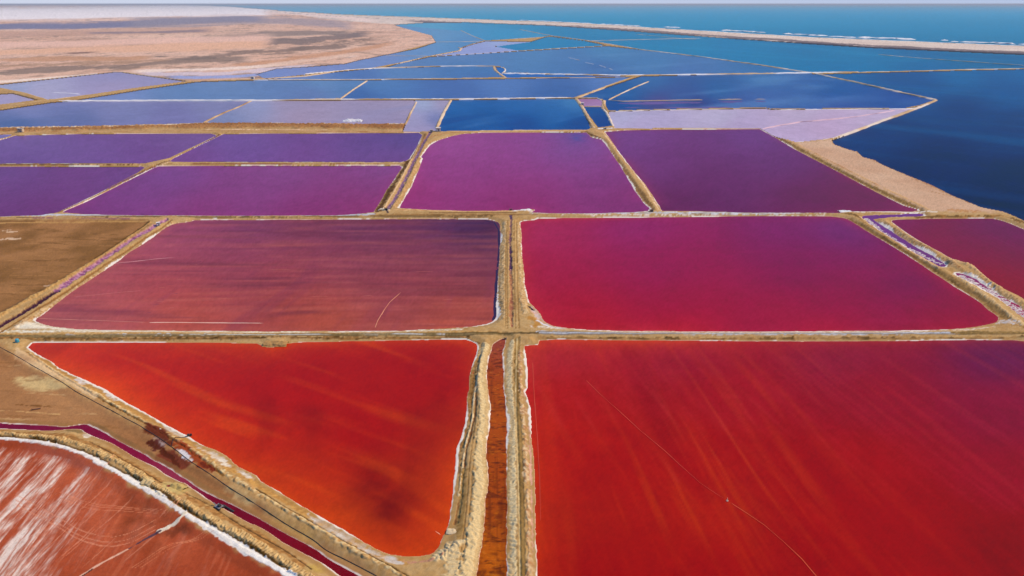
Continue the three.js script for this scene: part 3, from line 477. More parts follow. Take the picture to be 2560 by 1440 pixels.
stroke('-100,1008 0,1010 60,1016 120,1020 200,1022', .6, C(132, 86, 48), { rag: .7, patch: .3 }); stroke('-100,1028 0,1030 60,1032 150,1040', .3, C(200, 152, 98), { rag: .6 });
stroke('66,1031 85,1027 101,1024', .5, C(86, 46, 34), { rag: .6, taper: 2 });
stain('362,1066 385,1063 425,1085 442,1122 425,1124 400,1102 358,1086', C(104, 44, 30), .7, { rag: .7 }); stain('372,1109 400,1100 422,1112 410,1126 382,1132', C(96, 42, 38), .6, { rag: .9, f: 1.6 });
stain('378,1142 430,1126 478,1162 473,1173 445,1179 400,1160', C(124, 56, 40), .8, { rag: .6 }); stain('430,1112 462,1108 500,1150 543,1182 528,1192 480,1160 445,1136', C(150, 64, 34), .8, { rag: .8 });
stain('500,1160 530,1174 545,1183 530,1190', C(112, 40, 28), .5); stain('440,1130 462,1133 486,1158 470,1160 452,1146', C(214, 206, 204), .3, { rag: .5 }); stain('384,1104 392,1100 420,1122 412,1125', C(186, 160, 150), .4, { rag: .8, n: .8, a: .8 }); stroke('375,1110 400,1128 430,1150 450,1172', .7, C(92, 36, 26), { rag: .9 });
stain('204,1086 222,1082 238,1086 212,1099', C(224, 208, 186), .5, { rag: .7 }); stain('165,1075 205,1073 215,1082 180,1086', C(126, 106, 70), .6);
stain('700,1300 780,1345 760,1352 680,1306', C(206, 164, 92), 2, { a: .6 }); stain('560,1215 640,1262 600,1262', C(208, 176, 122), 1.5, { a: .7 });
stain('620,1320 680,1350 690,1375 640,1345', C(196, 160, 84), 1.5, { a: .6 }); stain('760,1410 800,1410 820,1435 780,1440', C(192, 158, 76), 1, { a: .6 });
/* bank round the salt pan */
stroke('-320,1078 0,1082 120,1090 210,1108 300,1150 400,1208 500,1262 620,1330 760,1415', 1.4, C(180, 128, 74), { c2: C(150, 104, 58), rag: .5 });
stroke('225,1110 260,1128 330,1166 385,1202 440,1228 515,1257 600,1314 640,1340 715,1378 780,1430', .25, C(92, 64, 40), { rag: .4, dh: -.15, piece: 'wheel_track' });
stroke('-320,1088 0,1089 100,1100 175,1112 225,1127 300,1162 362,1202 400,1230 475,1275 550,1320 640,1367 740,1432 850,1500', 1.15, C(214, 172, 110), { c2: C(176, 126, 66), scallop: .9, rag: .45, dh: .4, lump: .6, piece: 'spoil_ridge' });
stroke('-320,1096 0,1097 110,1106 175,1123 225,1140 300,1184 350,1210 425,1253 475,1287 550,1335 640,1385 720,1432', .6, C(92, 62, 28), { rag: .4, dh: -.2, piece: 'shade_tinted_slope' });  // shaded foot of the ridge, painted as a dark band
stroke('-320,1101 0,1102 125,1115 200,1137 250,1162 350,1220 400,1250 462,1292 525,1326 600,1372 640,1398 715,1440 800,1500', .85, C(238, 230, 220), { rag: .3, soft: .3, dh: .1 });
stroke('470,1300 525,1334 580,1368 620,1394', .6, C(234, 222, 208), { rag: .4 });
stain('352,1212 368,1204 386,1212 382,1226 360,1226', C(216, 186, 128), .3, { rag: .6 }); stain('400,1212 440,1205 480,1225 460,1245 420,1240', C(206, 180, 116), .5, { rag: .9, n: .6 });
stain('416,1219 436,1213 441,1217 424,1226', C(120, 16, 44), .15, { rag: .15 }); stain('378,1230 400,1238 410,1252 396,1248', C(232, 220, 196), .3, { rag: .9 });
/* the salt pan: white drag streaks, stains and machine tracks */
{
  const [p, q] = onGround([[0, 1305], [110, 1180]]), L = Math.hypot(q[0] - p[0], q[1] - p[1]), ux = (q[0] - p[0]) / L, uz = (q[1] - p[1]) / L;
  for (let i = 0; i < N; i++) if (owner[i] === PAN) {
    const x = gx(i), z = gz(i), px = (i % NC) * SX + X0, py = rowsAt[(i / NC) | 0], a = x * ux + z * uz, b = -x * uz + z * ux;
    const bn = b + 1.2 * noise(a * .05, b * .1 + 20), big = .62 * noise(a * .05, bn * .34) + .42 * noise(a * .13 + 7, bn * 1.1) + .36 * noise(a * .3, bn * 2.9) + .2 * noise(a * .9, bn * 5);
    const zone1 = smooth(300, 120, px + (py - 1180) * .55) * smooth(1112, 1150, py) + .25 * smooth(330, 120, px);
    put(i, C(226, 184, 162), clamp(smooth(-.1, .85, big + zone1 * .34 - .1) * (.08 + .62 * clamp(zone1)))); put(i, C(240, 224, 208), clamp(smooth(.45, .95, big + zone1 * .3 - .05) * .7 * clamp(zone1)));
    put(i, C(150, 62, 40), .35 * smooth(.1, .6, fbm(a * .12 + 30, b * .3, 3)));
    put(i, C(206, 112, 78), .28 * smooth(.15, .7, noise(a * .06 + 60, b * 1.4)));
  }
}
stain('290,1225 350,1240 420,1280 455,1300 400,1330 330,1350 300,1320', C(112, 46, 24), 4, { a: .72, rag: 2, f: .3, n: .6 });
stain('400,1330 470,1310 480,1330 420,1345', C(110, 50, 34), 1.4, { a: .7, rag: 1 }); stain('330,1370 420,1330 400,1390 340,1400', C(140, 56, 30), 3, { a: .5, rag: 1.4 });
stain('70,1110 190,1140 260,1180 240,1190 160,1160 60,1125', C(170, 88, 72), 1.5, { a: .5 });
for (const [k, w] of [[0, .16], [10, .12], [24, .12]]) { stroke(`40,${1262 - k} 130,${1310 - k} 200,${1352 - k} 270,${1370 - k} 330,${1358 - k} 390,${1325 - k}`, w, C(218, 138, 104), { rag: .5, a: .7 }); stroke(`150,${1232 + k * .6} 230,${1262 + k * .6} 330,${1270 + k * .4} 420,${1282 + k * .3}`, w, C(214, 128, 92), { rag: .5, a: .6 }); }
for (const [k, w] of [[0, .14], [9, .1], [22, .12]]) stroke(`${330 + k},1420 ${420 + k},1362 ${480 + k},1352 ${515 + k},1335`, w, C(216, 130, 92), { rag: .4, a: .6 });
for (let k = 0; k < 16; k++) { const x = 20 + rnd() * 460, y = 1230 + rnd() * 200, l = 60 + rnd() * 90; stroke(`${x},${y} ${x + l * .5},${y - l * .42} ${x + l},${y - l * .9}`, .1 + rnd() * .1, C(220, 142, 110), { rag: .5, a: .5, taper: 4 }); }
stroke('464,1294 440,1312 400,1330', .75, C(228, 212, 186), { rag: .4, soft: .3, dh: .15 }); stroke('400,1330 360,1350 320,1374', .4, C(84, 58, 72), { rag: .5, dh: -.1 });
stroke('320,1374 260,1406 200,1442 150,1475', .35, C(226, 172, 142), { rag: .4 }); stroke('232,1424 200,1445', .2, C(60, 34, 40), { rag: .4 });
/* brown basin: drag lines */
for (let k = 0; k < 60; k++) { const x = -60 + rnd() * 380, y = 570 + rnd() * 190; if (y > 795 - x * .62) continue; const l = 40 + rnd() * 120; stroke(`${x},${y} ${x + l * .5},${y + rnd() * 4} ${x + l},${y + rnd() * 8}`, .3 + rnd() * .5, rnd() < .5 ? C(104, 68, 34) : C(176, 124, 76), { rag: .7, a: .55, taper: 6, only: BASIN }); }
for (let k = 0; k < 40; k++) { const x = -80 + rnd() * 380, y = 880 + rnd() * 190; if (y < 880 + x * .6) continue; const l = 40 + rnd() * 140; stroke(`${x},${y} ${x + l},${y + 2 + rnd() * 8}`, .2 + rnd() * .5, rnd() < .55 ? C(140, 94, 54) : C(208, 164, 112), { rag: .7, a: .5, taper: 6, only: FLAT }); }
/* desert: scrub-grey flats, pale sand with painted horizon haze, salt crust by the ponds */
for (let i = 0; i < N; i++) if (owner[i] === DESERT) {
  const x = gx(i), z = gz(i), far_ = smooth(900, 4500, -z);
  const g = fbm(x * .0035 + 4, z * .0035, 5), h = fbm(x * .02, z * .02, 4);
  put(i, C(138, 114, 102), .42 * smooth(.08, .4, g + .25 * h) * (1 - .8 * far_)); put(i, C(238, 196, 170), .4 * smooth(.1, .5, -g + .3 * h));
  put(i, C(112, 94, 84), .55 * smooth(.2, .5, h)); put(i, C(120, 98, 88), .5 * smooth(.12, .45, fbm(x * .07, z * .035, 3) + .3 * g) * (1 - far_)); put(i, C(244, 208, 182), .22 * smooth(.15, .5, fbm(x * .05 + 9, z * .024, 3))); hgt[i] += 1.5 * Math.max(0, g) + far_ * 12 * (fbm(x * .0009, z * .0009, 3) + .2);
}
const bands = [];
const band = (at, half, c, a, rag = .6, f = .004) => bands.push({ p: flat(at), half, c, a, rag, f });
band('-320,30 0,36 200,34 400,28 560,24 700,24', 22, C(255, 236, 233), .97, .15);  // pale far dunes, whitened further to paint in the horizon haze
band('-320,66 0,69 160,66 300,62 450,54 560,49 680,48', 9, C(120, 120, 148), .95, .35); band('300,60 450,56 600,52 720,54 840,60 900,66', 13, C(150, 140, 150), .7, .5);
band('-320,92 0,86 160,84 350,80 560,76', 9, C(196, 154, 134), .7); band('200,86 300,84 420,83 540,78', 4, C(136, 120, 126), .8, .8);
band('470,104 600,94 690,88 800,84 900,82', 8, C(140, 122, 114), .85, .7); band('640,108 760,104 860,92 940,84', 9, C(122, 106, 102), .85, 1.2, .01); band('700,124 800,118 900,106 960,98', 7, C(126, 106, 96), .82, 1.2, .012);
band('-320,124 0,114 200,112 450,104 700,98', 11, C(234, 188, 166), .9, .4); band('-320,140 0,132 200,126 400,120 560,116 690,112', 11, C(230, 178, 144), .9, .5);
band('140,136 200,134 262,132', 2.4, C(140, 108, 96), .95, .5, .02); band('365,144 400,142 438,141', 2.4, C(92, 84, 80), 1, .5, .03);
band('440,148 560,140 640,132 720,128 800,120', 7, C(128, 108, 98), .8, 1.0, .012); band('-320,158 0,150 200,148 400,146', 6, C(196, 144, 108), .8, .7, .01);
band('-320,192 0,182 120,175 260,168 400,160 520,152 640,146', 10, C(126, 108, 98), .8, 1.0, .012); band('-320,176 0,166 160,161 320,155 440,150', 5, C(166, 130, 104), .7, .9, .02);
band('-320,216 0,206 120,198 240,187 330,181', 4.5, C(244, 220, 200), .98, .4, .03); band('310,180 420,176 560,173 640,168 720,160', 4.5, C(242, 216, 198), .95, .5, .02);
band('330,186 440,186 560,184 640,178 740,168 800,164', 6, C(214, 196, 202), .85, .5, .02); band('400,194 500,195 600,192 700,182', 5, C(152, 164, 208), .9, .4, .02); band('430,206 480,203 560,200', 2, C(206, 158, 120), .8, .3, .03);
band('560,164 640,160 720,150 800,140 900,124 1000,106', 6, C(204, 148, 112), .8, .7, .015); band('620,172 700,160 800,150 900,134', 4, C(232, 196, 172), .7, .8, .02); band('858,146 880,142 905,140', 2.4, C(244, 236, 230), .95, .7, .05);
band('830,48 950,60 1010,74 1070,90 1050,106 980,124 880,146', 12, C(238, 196, 168), .75, .4, .008); band('845,94 890,88 930,84', 8, C(132, 114, 110), .9, .7, .012); band('870,116 930,112 970,110', 3, C(150, 120, 104), .9, .8, .02);
band('640,30 760,36 860,44 960,56', 5, C(244, 214, 200), .8, .3);
band('1000,52 1202,60 1500,71 1836,94 2187,116.5 2560,133 2860,146', 3.2, C(112, 96, 100), .9, .6, .01); band('1780,95 2012,109 2187,119.5 2363,128 2560,137 2860,150', 2.4, C(58, 58, 80), .95, .5, .02);
for (let i = 0; i < N; i++) if (owner[i] === DESERT || owner[i] === SPIT) {
  const px = (i % NC) * SX + X0, py = rowsAt[(i / NC) | 0], x = gx(i), z = gz(i);
  for (const { p, half, c, a, rag, f } of bands) {
    if (px < p[0][0] || px > p[p.length - 1][0]) continue;
    let k = 0; while (k < p.length - 2 && px > p[k + 1][0]) k++;
    const t = (px - p[k][0]) / (p[k + 1][0] - p[k][0]), d = Math.abs(py - lerp(p[k][1], p[k + 1][1], t)) / half;
    if (d > 1.8) continue;
    const ends = smooth(0, 50, px - p[0][0] + (p[0][0] < -200 ? 99 : 0)) * smooth(0, 50, p[p.length - 1][0] - px);
    put(i, c, a * ends * smooth(1.05, .45, d + rag * (1.3 * fbm(x * f + half, z * f * .6, 4) + .3 * noise(x * f * 9, z * f * 5))));
  }
}
stroke('640,27 850,42 1202,57 1500,67 1836,93 2187,116 2560,133 2900,146', 26, C(112, 96, 102), { a: .8, rag: .7, f: .02, patch: .3, pf: .0015, soft: .6 });
stroke('1800,96 2012,108 2187,119 2363,127 2560,136 2900,150', 11, C(70, 66, 80), { a: .9, rag: .8, f: .03, soft: .6 });
for (let i = 0; i < N; i++) if (owner[i] >= 0 && dry(i)) { const q = 1 + .2 * (hash(i % NC, (i / NC) | 0) - .5) + .09 * noise(gx(i) * 1.7, gz(i) * 1.7); col[i * 3] *= q; col[i * 3 + 1] *= q; col[i * 3 + 2] *= q; }
/* salt crust at the water's edge */
const soil = Int16Array.from(owner);
for (let i = 0; i < N; i++) {
  const n = pid[i]; if (n < 0 || sd[i] > 8 || sd[i] < -2) continue;
  const o = P[n]; if (o.far) continue;
  const x = gx(i), z = gz(i), w = (o.rim ?? .8) * .66 * (.75 + 2.3 * noise(x * .05 + n * 7, z * .05) + .8 * noise(x * .6, z * .6));
  if (sd[i] < w) { put(i, WHITE, smooth(w, w - .35, sd[i]) * .95); if (sd[i] > -.9 && sd[i] < w * .9 && sd[i] < 2.5) { soil[i] = owner[i]; owner[i] = 1000 + n; } }
  else if (sd[i] < w + 1.2) put(i, SAND2, .35);
  if (sd[i] < .05) put(i, C(236, 190, 170), .6);
}

/* ------------------------------------------------------------------ meshes of the land and the water */
tag(part('ground', new THREE.PlaneGeometry(5200, 2000, 4, 4).rotateX(-Math.PI / 2).translate(0, -3, -420), new THREE.MeshStandardMaterial({ color: new THREE.Color().setRGB(.46, .3, .14), roughness: 1 }), scene), 'bare sand all round beyond the saltworks', 'ground', null, 'structure');
const landMat = new THREE.MeshPhysicalMaterial({ vertexColors: true, roughness: .95, specularIntensity: .25 });
const saltMat = new THREE.MeshPhysicalMaterial({ vertexColors: true, roughness: .8, specularIntensity: .4 });
const normals = new Float32Array(N * 3);
for (let r = 0; r < NR; r++) for (let c = 0; c < NC; c++) {
  const i = r * NC + c; if (sd[i] < -4 && sd[i] > -90) continue;
  const l = c ? i - 1 : i, g = c < NC - 1 ? i + 1 : i, u = r ? i - NC : i, d = r < NR - 1 ? i + NC : i;
  const ax = gx(g) - gx(l), ay = hgt[g] - hgt[l], bx = gx(d) - gx(u), by = hgt[d] - hgt[u], bz = rz[(d / NC) | 0] - rz[(u / NC) | 0];
  let nx = -(ay * bz), ny = ax * bz, nz = -ax * by; nx += by * 0; // cross product of the two slopes (rows run straight, so az = 0)
  nx = by * 0 - ay * bz; ny = bz * ax - 0 * bx; nz = ay * bx - ax * by;
  const L = Math.hypot(nx, ny, nz) || 1, s = ny < 0 ? -1 : 1;
  normals[i * 3] = s * nx / L; normals[i * 3 + 1] = s * ny / L; normals[i * 3 + 2] = s * nz / L;
}
const keyOf = new Int32Array(N).fill(-1), bankOf = new Int32Array(N).fill(-1);
for (let r = 0; r < NR - 1; r++) for (let c = 0; c < NC - 1; c++) {
  const i = r * NC + c, j = i + 1, k = i + NC, l = k + 1;
  if (Math.max(sd[i], sd[j], sd[k], sd[l]) < -.9) continue;
  let w = i; if (owner[w] < 0) w = j; if (owner[w] < 0) w = k; if (owner[w] < 0) w = l; if (owner[w] < 0) continue;
  keyOf[i] = owner[w] >= 1000 ? owner[w] * 1000 + 1 : owner[w] * 1000 + (owners[owner[w]].kind ? 0 : piece[w]);
  bankOf[i] = (owner[w] >= 1000 ? soil[w] : owner[w]) * 1000;
}
const runs = [];                                                      // [key, cells]: each connected stretch of a rim, rut or ridge is a piece of its own
const whole = new Map(), addWhole = (k, i) => { let b = whole.get(k); if (!b) whole.set(k, b = []); b.push(i); };
{
  const seen = new Uint8Array(N);
  for (let i0 = 0; i0 < N; i0++) {
    const key = keyOf[i0]; if (key < 0 || seen[i0]) continue;
    if (key % 1000 === 0) { seen[i0] = 1; addWhole(key, i0); continue; }
    const run = [i0]; seen[i0] = 1;
    for (let q = 0; q < run.length; q++) for (const d of [-1, 1, -NC, NC]) { const j = run[q] + d; if (j >= 0 && j < N && keyOf[j] === key && !seen[j]) { seen[j] = 1; run.push(j); } }
    if (run.length < 60) for (const j of run) addWhole(bankOf[j], j); else runs.push([key, run]);
  }
  for (const e of whole) runs.push(e);
}
function patch(cells, step, y) {                                      // an indexed mesh of the listed cells of the fan
  const map = new Map(), pos = [], nor = [], cl = [], uv = [], idx = [];
  const vert = i => {
    let v = map.get(i);
    if (v === undefined) {
      v = map.size; map.set(i, v);
      const x = gx(i), z = gz(i); pos.push(x, y === undefined ? hgt[i] : y, z); uv.push(x / 90, z / 90);
      if (y === undefined) nor.push(normals[i * 3], normals[i * 3 + 1], normals[i * 3 + 2]); else nor.push(0, 1, 0);
      cl.push(col[i * 3], col[i * 3 + 1], col[i * 3 + 2]);
    }
    return v;
  };
  for (const i of cells) {
    const r = (i / NC) | 0, c = i % NC, r2 = Math.min(NR - 1, r + step), c2 = Math.min(NC - 1, c + step);
    const a = vert(i), b = vert(r * NC + c2), d = vert(r2 * NC + c), e = vert(r2 * NC + c2);
    idx.push(a, d, b, b, d, e);
  }
  const g = new THREE.BufferGeometry();
  g.setAttribute('position', new THREE.BufferAttribute(new Float32Array(pos), 3));
  g.setAttribute('normal', new THREE.BufferAttribute(new Float32Array(nor), 3));
  g.setAttribute('color', new THREE.BufferAttribute(new Float32Array(cl), 3));
  g.setAttribute('uv', new THREE.BufferAttribute(new Float32Array(uv), 2));
  g.setIndex(new THREE.BufferAttribute(new Uint32Array(idx), 1));
  return g;
}
const roots = {};
for (const [key, cells] of runs) {
  const o = (key / 1000) | 0; if (o >= 1000) continue;
  const w = owners[o];
  if (w.kind) { const m = part(w.name, patch(cells, 1), landMat, scene); tag(m, w.label, w.category, null, w.kind); continue; }
  if (w.name === 'salt_pan') { const m = part(w.name, patch(cells, 1), landMat, scene); tag(m, w.label, w.category); continue; }
  const root = roots[o] ??= thing(w.name, w.label, w.category, [0, 0, 0], 0, 'earth embankments between the salt ponds');
  part(PIECES[key % 1000], patch(cells, 1), landMat, root);
}
const rims = P.map((o, n) => runs.filter(e => e[0] === (1000 + n) * 1000 + 1).map(e => patch(e[1], 1)));
/* water: a thin skin of wavelets over brine of the pond's own colour */
const ripple = (() => {
  const n = 256, d = new Uint8Array(n * n * 4), waves = [];
  for (let k = 0; k < 46; k++) { const a = .5 + (rnd() - .5) * 1.5, f = 6 + rnd() * 34; waves.push([Math.round(Math.cos(a) * f), Math.round(Math.sin(a) * f), rnd() * 6.28, 1 / Math.sqrt(f)]); }
  for (let j = 0; j < n; j++) for (let i = 0; i < n; i++) { let s = 0; for (const [u, v, p, a] of waves) s += a * Math.sin((u * i + v * j) / n * 6.2832 + p); const q = clamp(127 + s * 52, 0, 255); d.set([q, q, q, 255], (j * n + i) * 4); }
  const t = new THREE.DataTexture(d, n, n); t.wrapS = t.wrapT = THREE.RepeatWrapping; t.magFilter = THREE.LinearFilter; t.needsUpdate = true; return t;
})();
const waterMat = new THREE.MeshPhysicalMaterial({ vertexColors: true, roughness: .3, ior: 1.14, bumpMap: ripple, bumpScale: .03 });
const seaMat = new THREE.MeshPhysicalMaterial({ vertexColors: true, roughness: .3, ior: 1.14 });
const SKYSHINE = [.13, .31, .68];                                     // the sky that still water mirrors towards the drone
function tintWater(o) {
  const hues = o.hues.map(h => [h[0], h[1], h[2], h[3], h[4]]);
  const st = (o.streaks ?? []).map(s => { const [a, b] = onGround([[s[0], s[1]], [s[2], s[3]]]), L = Math.hypot(b[0] - a[0], b[1] - a[1]); return { ux: (b[0] - a[0]) / L, uz: (b[1] - a[1]) / L, len: s[4], wid: s[5], amp: s[6], c: [s[7], s[8], s[9]], at: s.slice(10) }; });
  return i => {
    const px = (i % NC) * SX + X0, py = rowsAt[(i / NC) | 0], x = gx(i), z = gz(i);
    let w = 0, r = 0, g = 0, b = 0;
    const wob = o.far ? 0 : 14 * noise(x * .03, z * .03);
    for (const h of hues) { const dx = (px + wob - h[0]) / (o.name === 'sea' ? 30 : 1.7), dy = py - h[1], q = 1 / Math.pow(dx * dx + dy * dy + (o.far ? 250 : 2600), 1.5); w += q; r += q * h[2]; g += q * h[3]; b += q * h[4]; }
    let c = [r / w, g / w, b / w];
    for (const s of st) {
      const a = x * s.ux + z * s.uz, q = -x * s.uz + z * s.ux;
      const bend = .6 * noise(a / s.len * .7 + 3, q / s.len * .7);
      const v = .6 * noise(a / s.len + bend, q / s.wid + bend * 2) + .5 * noise(a / s.len * .5 + 9, q / s.wid * .38 + bend) + .25 * noise(a / s.len * 2, q / s.wid * 2.3);
      const here = s.at.length ? Math.exp(-(((px - s.at[0]) / s.at[2]) ** 2) - (((py - s.at[1]) / s.at[3]) ** 2)) : 1;
      mix3(c, s.c, s.amp ? s.amp * here * smooth(.1, .85, v) : here * clamp(.5 + .7 * fbm(x * .16, z * .16, 3), 0, .85));
    }
    if (o.edge && sd[i] > -90) {
      const e = o.edge, d = Math.max(0, -sd[i]), side = o.edgeSide ? .55 + .45 * noise(x * .02 + 5, z * .02) : .5 + .5 * noise(x * .04, z * .04);
      mix3(c, [e[1], e[2], e[3]], e[4] * side * Math.exp(-d / (e[0] * (.4 + .6 * side))));
    }
    const rippleTint = 1 + .04 * fbm(x * .035 + 70, z * .035, 3) + .045 * noise(x * .16, z * .13) + .075 * (hash(i % NC, (i / NC) | 0) - .5) * 2 * (o.far ? .6 : 1) + .055 * noise(x * 1.1, z * .9) + .05 * noise(x * .31, z * .27) + .03 * noise(x * .05, z * .05);  // light and dark flicker of ripples painted into the brine colour
    const dist = depth(py), s = EYE / Math.hypot(dist, EYE), F = .018 + .98 * Math.pow(1 - s, 5) * .22;
    for (let k = 0; k < 3; k++) col[i * 3 + k] = Math.max(.003, (lin(c[k]) * rippleTint - F * SKYSHINE[k]) / [1.07, 1.02, 1.0][k]);
  };
}
const fineRow = rowsAt.findIndex(y => y >= 345);
const cellsOf = P.map(() => []);
for (let r = 0; r < NR - 1; r++) for (let c = 0; c < NC - 1; c++) {
  const i = r * NC + c;
  if (r < fineRow) { let n = -1; for (const k of [i, i + 1, i + NC, i + NC + 1]) if (pid[k] >= 0 && (sd[k] < .8 || P[pid[k]].far)) { n = pid[k]; break; } if (n >= 0) cellsOf[n].push(i * 4 + 1); }
}
for (let r = fineRow; r < NR - 1; r += 2) for (let c = 0; c < NC - 1; c += 2) {
  const seen = new Set();
  for (let a = 0; a <= 2; a++) for (let b = 0; b <= 2; b++) { const k = Math.min(NR - 1, r + a) * NC + Math.min(NC - 1, c + b); if (pid[k] >= 0 && sd[k] < .5) seen.add(pid[k]); }
  for (const n of seen) if (P[n].name && !P[n].far) { for (const k of [0, 1, NC, NC + 1]) { const q = r * NC + c + k; if (((q / NC) | 0) < NR - 1 && q % NC < NC - 1) cellsOf[n].push(q * 4 + 1); } } else cellsOf[n].push((r * NC + c) * 4 + 2);
}
P.forEach((o, n) => {
  const keep = cellsOf[n], paint = tintWater(o), done = new Set(), fine = [], coarse = [];
  for (const q of keep) {
    const i = (q / 4) | 0, st = q % 4; (st === 1 ? fine : coarse).push(i);
    const r = (i / NC) | 0, c = i % NC, r2 = Math.min(NR - 1, r + st), c2 = Math.min(NC - 1, c + st);
    for (const k of [i, r * NC + c2, r2 * NC + c, r2 * NC + c2]) if (!done.has(k)) { done.add(k); o.far || sd[k] < .6 ? paint(k) : paint(k); }
  }
  const geos = []; if (fine.length) geos.push(patch(fine, 1, o.y)); if (coarse.length) geos.push(patch(coarse, 2, o.y));
  if (!geos.length) return;
  const g = geos.length > 1 ? mergeGeometries(geos) : geos[0];
  o.root = thing(o.name ?? 'salt_pond', o.label, o.cat ?? 'salt pond', [0, 0, 0], 0, o.name ? undefined : 'salt ponds of the saltworks', o.kind);
  part('water', g, o.name === 'sea' ? seaMat : waterMat, o.root);
  for (const g of rims[n]) part('salt_rim', g, saltMat, o.root);
});

/* ------------------------------------------------------------------ low dykes between the far ponds, surf, and ridges of salt in the ponds */
function dykeGeo(pts, hw, ht, paint, step = 5, base = -.3, rag = .25) {
  const p = onGround(pts), s = []; let run = 0;
  for (let k = 0; k + 1 < p.length; k++) {
    const L = Math.hypot(p[k + 1][0] - p[k][0], p[k + 1][1] - p[k][1]), n = Math.max(1, Math.round(L / step));
    for (let j = 0; j < n || (k + 2 === p.length && j === n); j++) s.push([lerp(p[k][0], p[k + 1][0], j / n), lerp(p[k][1], p[k + 1][1], j / n), run + L * j / n]);
    run += L;
  }
  const prof = [[-1, 0], [-.72, .45], [-.42, .95], [0, 1.02], [.42, .95], [.72, .45], [1, 0]], m = prof.length, pos = [], cl = [], idx = [];
  s.forEach(([x, z, d], i) => {
    const a = s[Math.max(0, i - 1)], b = s[Math.min(s.length - 1, i + 1)]; let tx = b[0] - a[0], tz = b[1] - a[1]; const L = Math.hypot(tx, tz) || 1; tx /= L; tz /= L;
    const end = Math.min(1, .35 + Math.min(d, run - d) / (hw * 2));
    prof.forEach(([o, h], j) => {
      const w = hw * end * (1 + rag * 1.6 * noise(d * .11 + o * 9, hw * 13 + o * 3)), y = base + (ht - base) * h * end * (1 + rag * noise(d * .2 + o * 4, 5));
      const X = x - tz * o * w, Z = z + tx * o * w; pos.push(X, y, Z); cl.push(...paint(X, Z, d, o, run));
    });
    if (i) for (let j = 0; j < m - 1; j++) { const q = (i - 1) * m + j, r = i * m + j; idx.push(q, r, q + 1, q + 1, r, r + 1); }
  });
  const g = new THREE.BufferGeometry();
  g.setAttribute('position', new THREE.BufferAttribute(new Float32Array(pos), 3)); g.setAttribute('color', new THREE.BufferAttribute(new Float32Array(cl), 3)); g.setIndex(idx);
  // make the upper side face up
  const q = new THREE.Vector3(...pos.slice(m * 3, m * 3 + 3)).sub(new THREE.Vector3(...pos.slice(0, 3))).cross(new THREE.Vector3(...pos.slice(3, 6)).sub(new THREE.Vector3(...pos.slice(0, 3))));
  if (q.y < 0) for (let k = 0; k < idx.length; k += 3) { const t = idx[k + 1]; idx[k + 1] = idx[k + 2]; idx[k + 2] = t; }
  g.setIndex(idx); g.computeVertexNormals(); return g;
}
const dykeSand = C(216, 182, 144), dykeDark = C(140, 102, 66), dykeSalt = C(254, 250, 248);
function farDyke(at, hw, ht, salt, label, name = 'dyke', dark = 0) {
  const root = thing(name, label, name === 'dyke' ? 'dyke' : 'road embankment', [0, 0, 0], 0, 'low dykes between the far ponds');
  const k = owners.length + root.id;
  part('bank', dykeGeo(flat(at), hw * .78, ht * .9, (x, z, d, o) => {
    const n = .5 + .5 * noise(d * .018 + hw * 31, o * .3 + at.length), c = [...dykeSand];
    mix3(c, dykeDark, clamp(.12 + dark + .5 * noise(x * .07, z * .07))* .8); if (salt) mix3(c, dykeSalt, salt * smooth(.62 - salt * .5, .8 - salt * .5, n)); return c;
  }), landMat, root);
  return root;
}
farDyke('-320,303 0,270 60,261 118,252 300,229 400,215 480,205', 4, 1.2, .15, 'sandy dyke running up from the left edge along the lilac pond', 'road_embankment');
farDyke('480,205 560,200 640,199 760,191 850,178 934,171 1000,158 1075,141 1149,127 1153,121 1146,119', 5, 1.2, .1, 'long winding sandy road dyke leading to the far tidal ponds', 'road_embankment');
farDyke('140,254 250,253 640,252 850,250 1150,249 1434,245.5', 3.4, 1.7, .85, 'long straight dyke with white salt in front of the two long blue ponds');
farDyke('850,248 885,223 918,202', 2.4, 1.0, .2, 'short oblique dyke between two long blue ponds left of centre');
farDyke('560,201 760,200 915,200 1100,197.5 1216,197', 2.6, 1.3, .8, 'broken white dyke on the far side of the long blue ponds');
farDyke('1216,197 1300,196.5 1400,195 1583,192.5', 2, .8, .1, 'thin faint dyke running to the sandy diagonal road');
farDyke('760,186 850,177.5 934,171.5 1100,166 1180,165.5 1233,166 1252,167.5', 3, 1.5, .8, 'white-topped dyke ending at the kinked sandy road');
farDyke('1235,167 1238,176 1252,187 1264,195', 4, 1.2, .05, 'short kinked sandy road at the end of the white-topped dyke', 'road_embankment');
farDyke('1252,168 1262,172 1263,177 1255,184', 2.6, 1.1, .5, 'small hooked dyke beside the kinked sandy road');
farDyke('1255,184 1400,187 1564,189.5 1750,187 2000,183 2150,181', 4, 1.9, .98, 'bright white salt dyke running straight to the long diagonal dyke');
farDyke('2150,181 2300,178 2430,174 2560,172 2900,164', 3.4, 1.2, .45, 'pale dyke from the long diagonal dyke to the right edge');
farDyke('1588,192 1548,205 1500,223 1462,237 1440,246', 4.6, 1.3, .05, 'orange sandy road running diagonally between two blue ponds', 'road_embankment');
farDyke('1438,245 1449,258 1461,278 1474,303 1486,324', 3.6, 1.3, .05, 'orange sandy road with a ragged edge beside the deep blue pond', 'road_embankment');
farDyke('2342,251 2310,244 2250,231 2130,204 2035,184', 4, 1.4, .35, 'rough stone dyke forming the upper side of the pointed blue pond');
farDyke('2035,184 1900,163 1750,142 1600,124 1480,103 1376,89 1300,74', 4.6, 1.5, .35, 'long straight diagonal dyke crossing the far ponds towards the beach');
farDyke('2342,250 2305,266 2250,287 2195,306 2130,331 2078,349 2050,354', 3.4, 1.4, .45, 'sandy dyke between the pale pink flat and the dark lagoon');
farDyke('2050,353.5 2000,356.5 1982,357', 2.6, .9, .8, 'short white dyke at the front tip of the pale pink flat');
